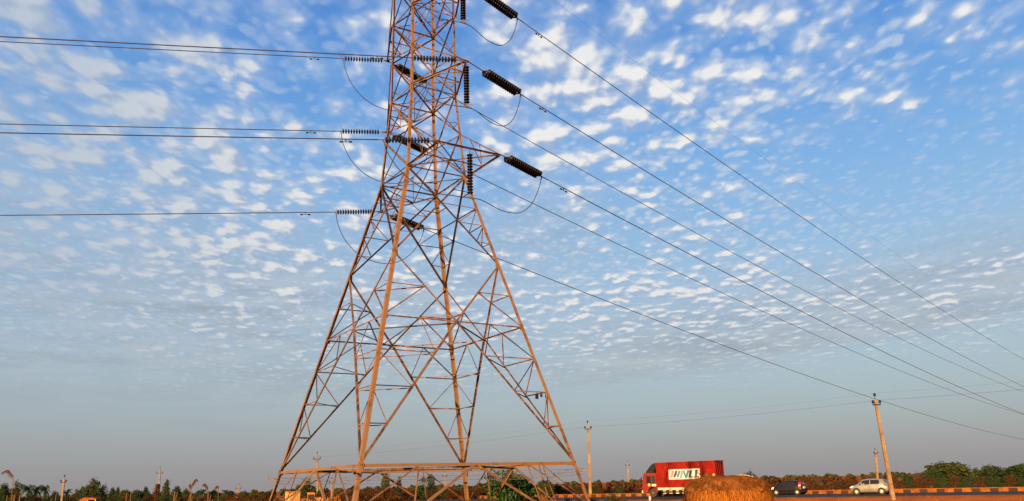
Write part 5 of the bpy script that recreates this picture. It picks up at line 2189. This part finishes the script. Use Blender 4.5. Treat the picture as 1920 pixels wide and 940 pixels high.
# weathered posts and stumps in the field on the left
for i, (x, ty, w, lab, fork) in enumerate(((14, 929, 1.6, 'thin pale post in the far left corner', 0), (24, 928, 2.0, 'reddish fence post left of the bright one at far left', 0), (28, 928, 2.6, 'brightest sunlit post at the far left', 0),
                                           (38, 928, 2.4, 'sunlit post right of the brightest post at the far left', 0), (96, 935, 1.2, 'thin short stick left of the short pole', 0), (106, 924, 1.2, 'thin grey stick close to the short pole', 0),
                                           (238, 925, 1.6, 'thin post below the brown dome shaped tree', 0), (246, 922, 1.4, 'slim pale post below the brown dome shaped tree, on the right', 0), (328, 922, 2.6, 'pale forked post right of the creeper grown pole', 1),
                                           (358, 926, 1.8, 'leaning forked branch below the tallest plumed reed', 1), (391, 926, 2.4, 'reddish stump under the pale thin plume', 0), (396, 928, 1.8, 'leaning pale stick under the pale thin plume', 0))):
    Y = 75.0 + (i * 5) % 12
    p = at(x, ty, Y)
    zb = ground_z(p.x, Y)
    s = Y / 1455.0
    mb = MB()
    h = p.z - zb
    ln = 0.25 if 'leaning' in lab else 0.03
    mb.tube([(-ln * h, 0, -0.1), (-ln * h * 0.4, 0.01, h * 0.6), (0, 0, h)], [w * s * 0.55, w * s * 0.5, w * s * 0.42], 7)
    if fork:
        mb.tube([(-ln * h * 0.4, 0, h * 0.55), (2.6 * s, 0, h * 0.8), (5.2 * s, 0, h * 0.98)], [w * s * 0.4, w * s * 0.32, w * s * 0.2], 6)
    o = mb.build('wooden_post', M['palewood'], None, smooth=True)
    o.location = (p.x, Y, zb)
    tag(o, lab, 'post', 'weathered posts in the left field')

# creeper climbing the left pole
rs = np.random.RandomState(77)
p = LEFTP[0]
c = []
for k in range(700):
    t = rs.uniform(0, 1) ** 0.8
    z = -0.3 + t * 5.2
    wd = 1.0 * (1 - t) ** 0.7 + 0.25
    c.append((rs.normal() * wd * 0.55 - (1 - t) * 0.9, rs.normal() * wd * 0.5, z))
me = leaf_mesh('creeper', np.array(c), M['leaf_rust'], 0.42, rs)
o = put(bpy.data.objects.new('creeper', me))
o.location = (p.x + 0.35, 219.0, -0.4)
tag(o, 'rust leaved creeper climbing the lower half of the left pole', 'creeper')

# small buildings seen at the bottom
def hut():
    Y = 96.0
    a, b_ = at(535, 922, Y), at(563.5, 922, Y)
    zt = a.z
    zb = FIELD - 0.1
    w = (b_ - a).length
    R = thing('hut', 'small flat roofed hut with a bright yellow wall behind the left tower leg', 'hut', ((a.x + b_.x) / 2, Y, zb), math.radians(38))
    h = zt - zb
    mb = MB()
    mb.box((0, 0, h / 2 - 0.06), (w * 0.72, w * 0.72, h - 0.12))
    mb.build('wall', M['hutwall'], R)
    mb = MB()
    mb.box((0, 0, h - 0.06), (w * 0.78, w * 0.78, 0.14))
    mb.build('roof', M['mud'], R)
    mb = MB()
    mb.box((-w * 0.36, w * 0.1, 0.75), (0.04, 0.5, 1.2))
    mb.build('door', M['dark'], R)
    a, b_ = at(577, 933, Y), at(608, 933, Y)
    R = thing('ruined_wall', 'broken mud brick wall right of the hut', 'wall', ((a.x + b_.x) / 2, Y, zb))
    mb = MB()
    w = (b_ - a).length
    h1 = a.z - zb
    mb.prism([(-w / 2, 0), (w / 2, 0), (w / 2, h1 * 0.95), (w * 0.3, h1), (-0.05 * w, h1 * 0.98), (-0.05 * w, h1 + 0.5), (-w / 2, h1 + 0.55)], -0.2, 0.2)
    mb.build('brickwork', M['mud'], R)
    mb = MB()
    mb.box((-w * 0.28, -0.21, h1 + 0.05), (0.7, 0.03, 0.55))
    mb.build('window_opening', M['dark'], R)


hut()


def van():
    Y = 88.0
    a, b_ = at(152, 934, Y), at(187, 933, Y)
    w = (b_ - a).length
    zt = at(170, 933, Y).z
    zb = ground_z(a.x, Y) - 0.05
    h = zt - zb
    R = thing('auto_rickshaw', 'orange topped small three wheeler half hidden at the lower left', 'three wheeler', ((a.x + b_.x) / 2, Y, zb), 0)
    L = w
    mb = MB()
    mb.prism([(-L / 2, h * 0.45), (-L * 0.5, h * 0.72), (-L * 0.42, h * 0.93), (-L * 0.2, h), (L * 0.32, h * 0.99), (L * 0.48, h * 0.95), (L * 0.47, h * 0.90), (L * 0.05, h * 0.90), (-L * 0.02, h * 0.80), (-L * 0.06, h * 0.45)], -0.62, 0.62)
    cv = mb.build('canopy', M['orangecanvas'], R)
    md = cv.modifiers.new('soft', 'BEVEL')
    md.width = 0.06
    md.segments = 2
    mb = MB()
    mb.prism([(-L * 0.46, 0.3), (-L * 0.48, h * 0.47), (L * 0.30, h * 0.47), (L * 0.46, h * 0.44), (L * 0.50, 0.34), (L * 0.4, 0.26)], -0.60, 0.60)
    mb.build('body', M['dark'], R)
    for y in (-0.585, 0.585):
        mb = MB()
        mb.bar((L * 0.40, y, h * 0.44), (L * 0.44, y, h * 0.92), 0.05, 0.05)
        mb.bar((L * 0.02, y, h * 0.44), (L * 0.02, y, h * 0.9), 0.05, 0.05)
        mb.build('canopy_post', M['cream'], R)
    for (x, y) in ((-L * 0.3, -0.5), (-L * 0.3, 0.5), (L * 0.36, 0.0)):
        wheel(R, x, y, 0.24, 0.12, M['rim'], 0, -1 if y <= 0 else 1)
    mb = MB()
    mb.add([(L * 0.30, -0.5, h * 0.46), (L * 0.30, 0.5, h * 0.46), (L * 0.40, 0.48, h * 0.88), (L * 0.40, -0.48, h * 0.88)], [(0, 1, 2, 3)])
    mb.build('windscreen', M['glass'], R)


van()


# far woods on the skyline: too many crowns to count
def far_wood(name, label, x0, x1, Y, hpx, mat, seed, dens):
    rs = np.random.RandomState(seed)
    a, b_ = at(x0, 905, Y), at(x1, 905, Y)
    n = int((b_.x - a.x) / 3.2 * dens)
    pts = []
    for k in range(n):
        x = rs.uniform(a.x, b_.x)
        y = Y + rs.uniform(-20, 20)
        s = Y / 1455.0
        h = hpx * s * rs.uniform(0.45, 1.0) + EYE
        w = h * rs.uniform(0.35, 0.7)
        m_ = 60
        u = rs.normal(size=(m_, 3))
        u /= np.linalg.norm(u, axis=1)[:, None]
        r = rs.uniform(0.5, 1, (m_, 1)) ** 0.5
        c = u * r * np.array([w, w, h * 0.5]) + np.array([x, y, h * 0.5 - 0.3])
        pts.append(c)
    me = leaf_mesh(name, np.concatenate(pts), mat, Y * 0.0040, rs, aspect=1.4)
    o = put(bpy.data.objects.new(name, me))
    tag(o, label, 'wood', None, 'stuff')


far_wood('far_wood', 'hazy far woodland along the whole skyline', -300, 2250, 420, 5, M['leaf_olive'], 51, 1.0)
far_wood('far_scrub', 'reddish far scrub below the skyline woods', -200, 2200, 300, 1.0, M['leaf_rust'], 52, 0.9)
far_wood('far_hedge', 'brown far hedge line behind the trees', -200, 2200, 230, 2.0, M['leaf_brown'], 53, 1.0)


# dry grass of the field, uncountable blades
def dry_grass():
    rs = np.random.RandomState(61)
    n = 60000
    px = rs.uniform(-60, 1980, n)
    Y = 22 + rs.uniform(0, 1, n) ** 1.1 * 72
    vs = np.empty((n, 3, 3))
    keep = []
    for i in range(n):
        x = (px[i] - 960) / 1455.0 * Y[i]
        t, e = road_st(x, Y[i])
        if e < 0.8 or (e < 5 and math.sin(t * 0.9) * math.sin(t * 0.37 + e) < -0.15):
            continue
        z = ground_z(x, Y[i])
        h = rs.uniform(0.15, 0.55) * (0.5 if e < 6 else 1.0)
        dx, dy = rs.normal(0, 0.12, 2)
        w = rs.uniform(0.008, 0.022)
        a = rs.uniform(0, math.pi)
        vs[i] = ((x - math.cos(a) * w, Y[i] - math.sin(a) * w, z - 0.02), (x + math.cos(a) * w, Y[i] + math.sin(a) * w, z - 0.02), (x + dx, Y[i] + dy, z + h))
        keep.append(i)
    vs = vs[keep]
    m_ = len(vs)
    me = bpy.data.meshes.new('dry_grass')
    me.vertices.add(m_ * 3)
    me.vertices.foreach_set('co', vs.reshape(-1))
    me.loops.add(m_ * 3)
    me.loops.foreach_set('vertex_index', np.arange(m_ * 3, dtype=np.int32))
    me.polygons.add(m_)
    me.polygons.foreach_set('loop_start', np.arange(0, m_ * 3, 3, dtype=np.int32))
    me.polygons.foreach_set('loop_total', np.full(m_, 3, dtype=np.int32))
    me.materials.append(M['leaf_orange'])
    me.update()
    me.validate()
    o = put(bpy.data.objects.new('dry_grass', me))
    tag(o, 'dry orange grass covering the field', 'grass', None, 'stuff')


dry_grass()
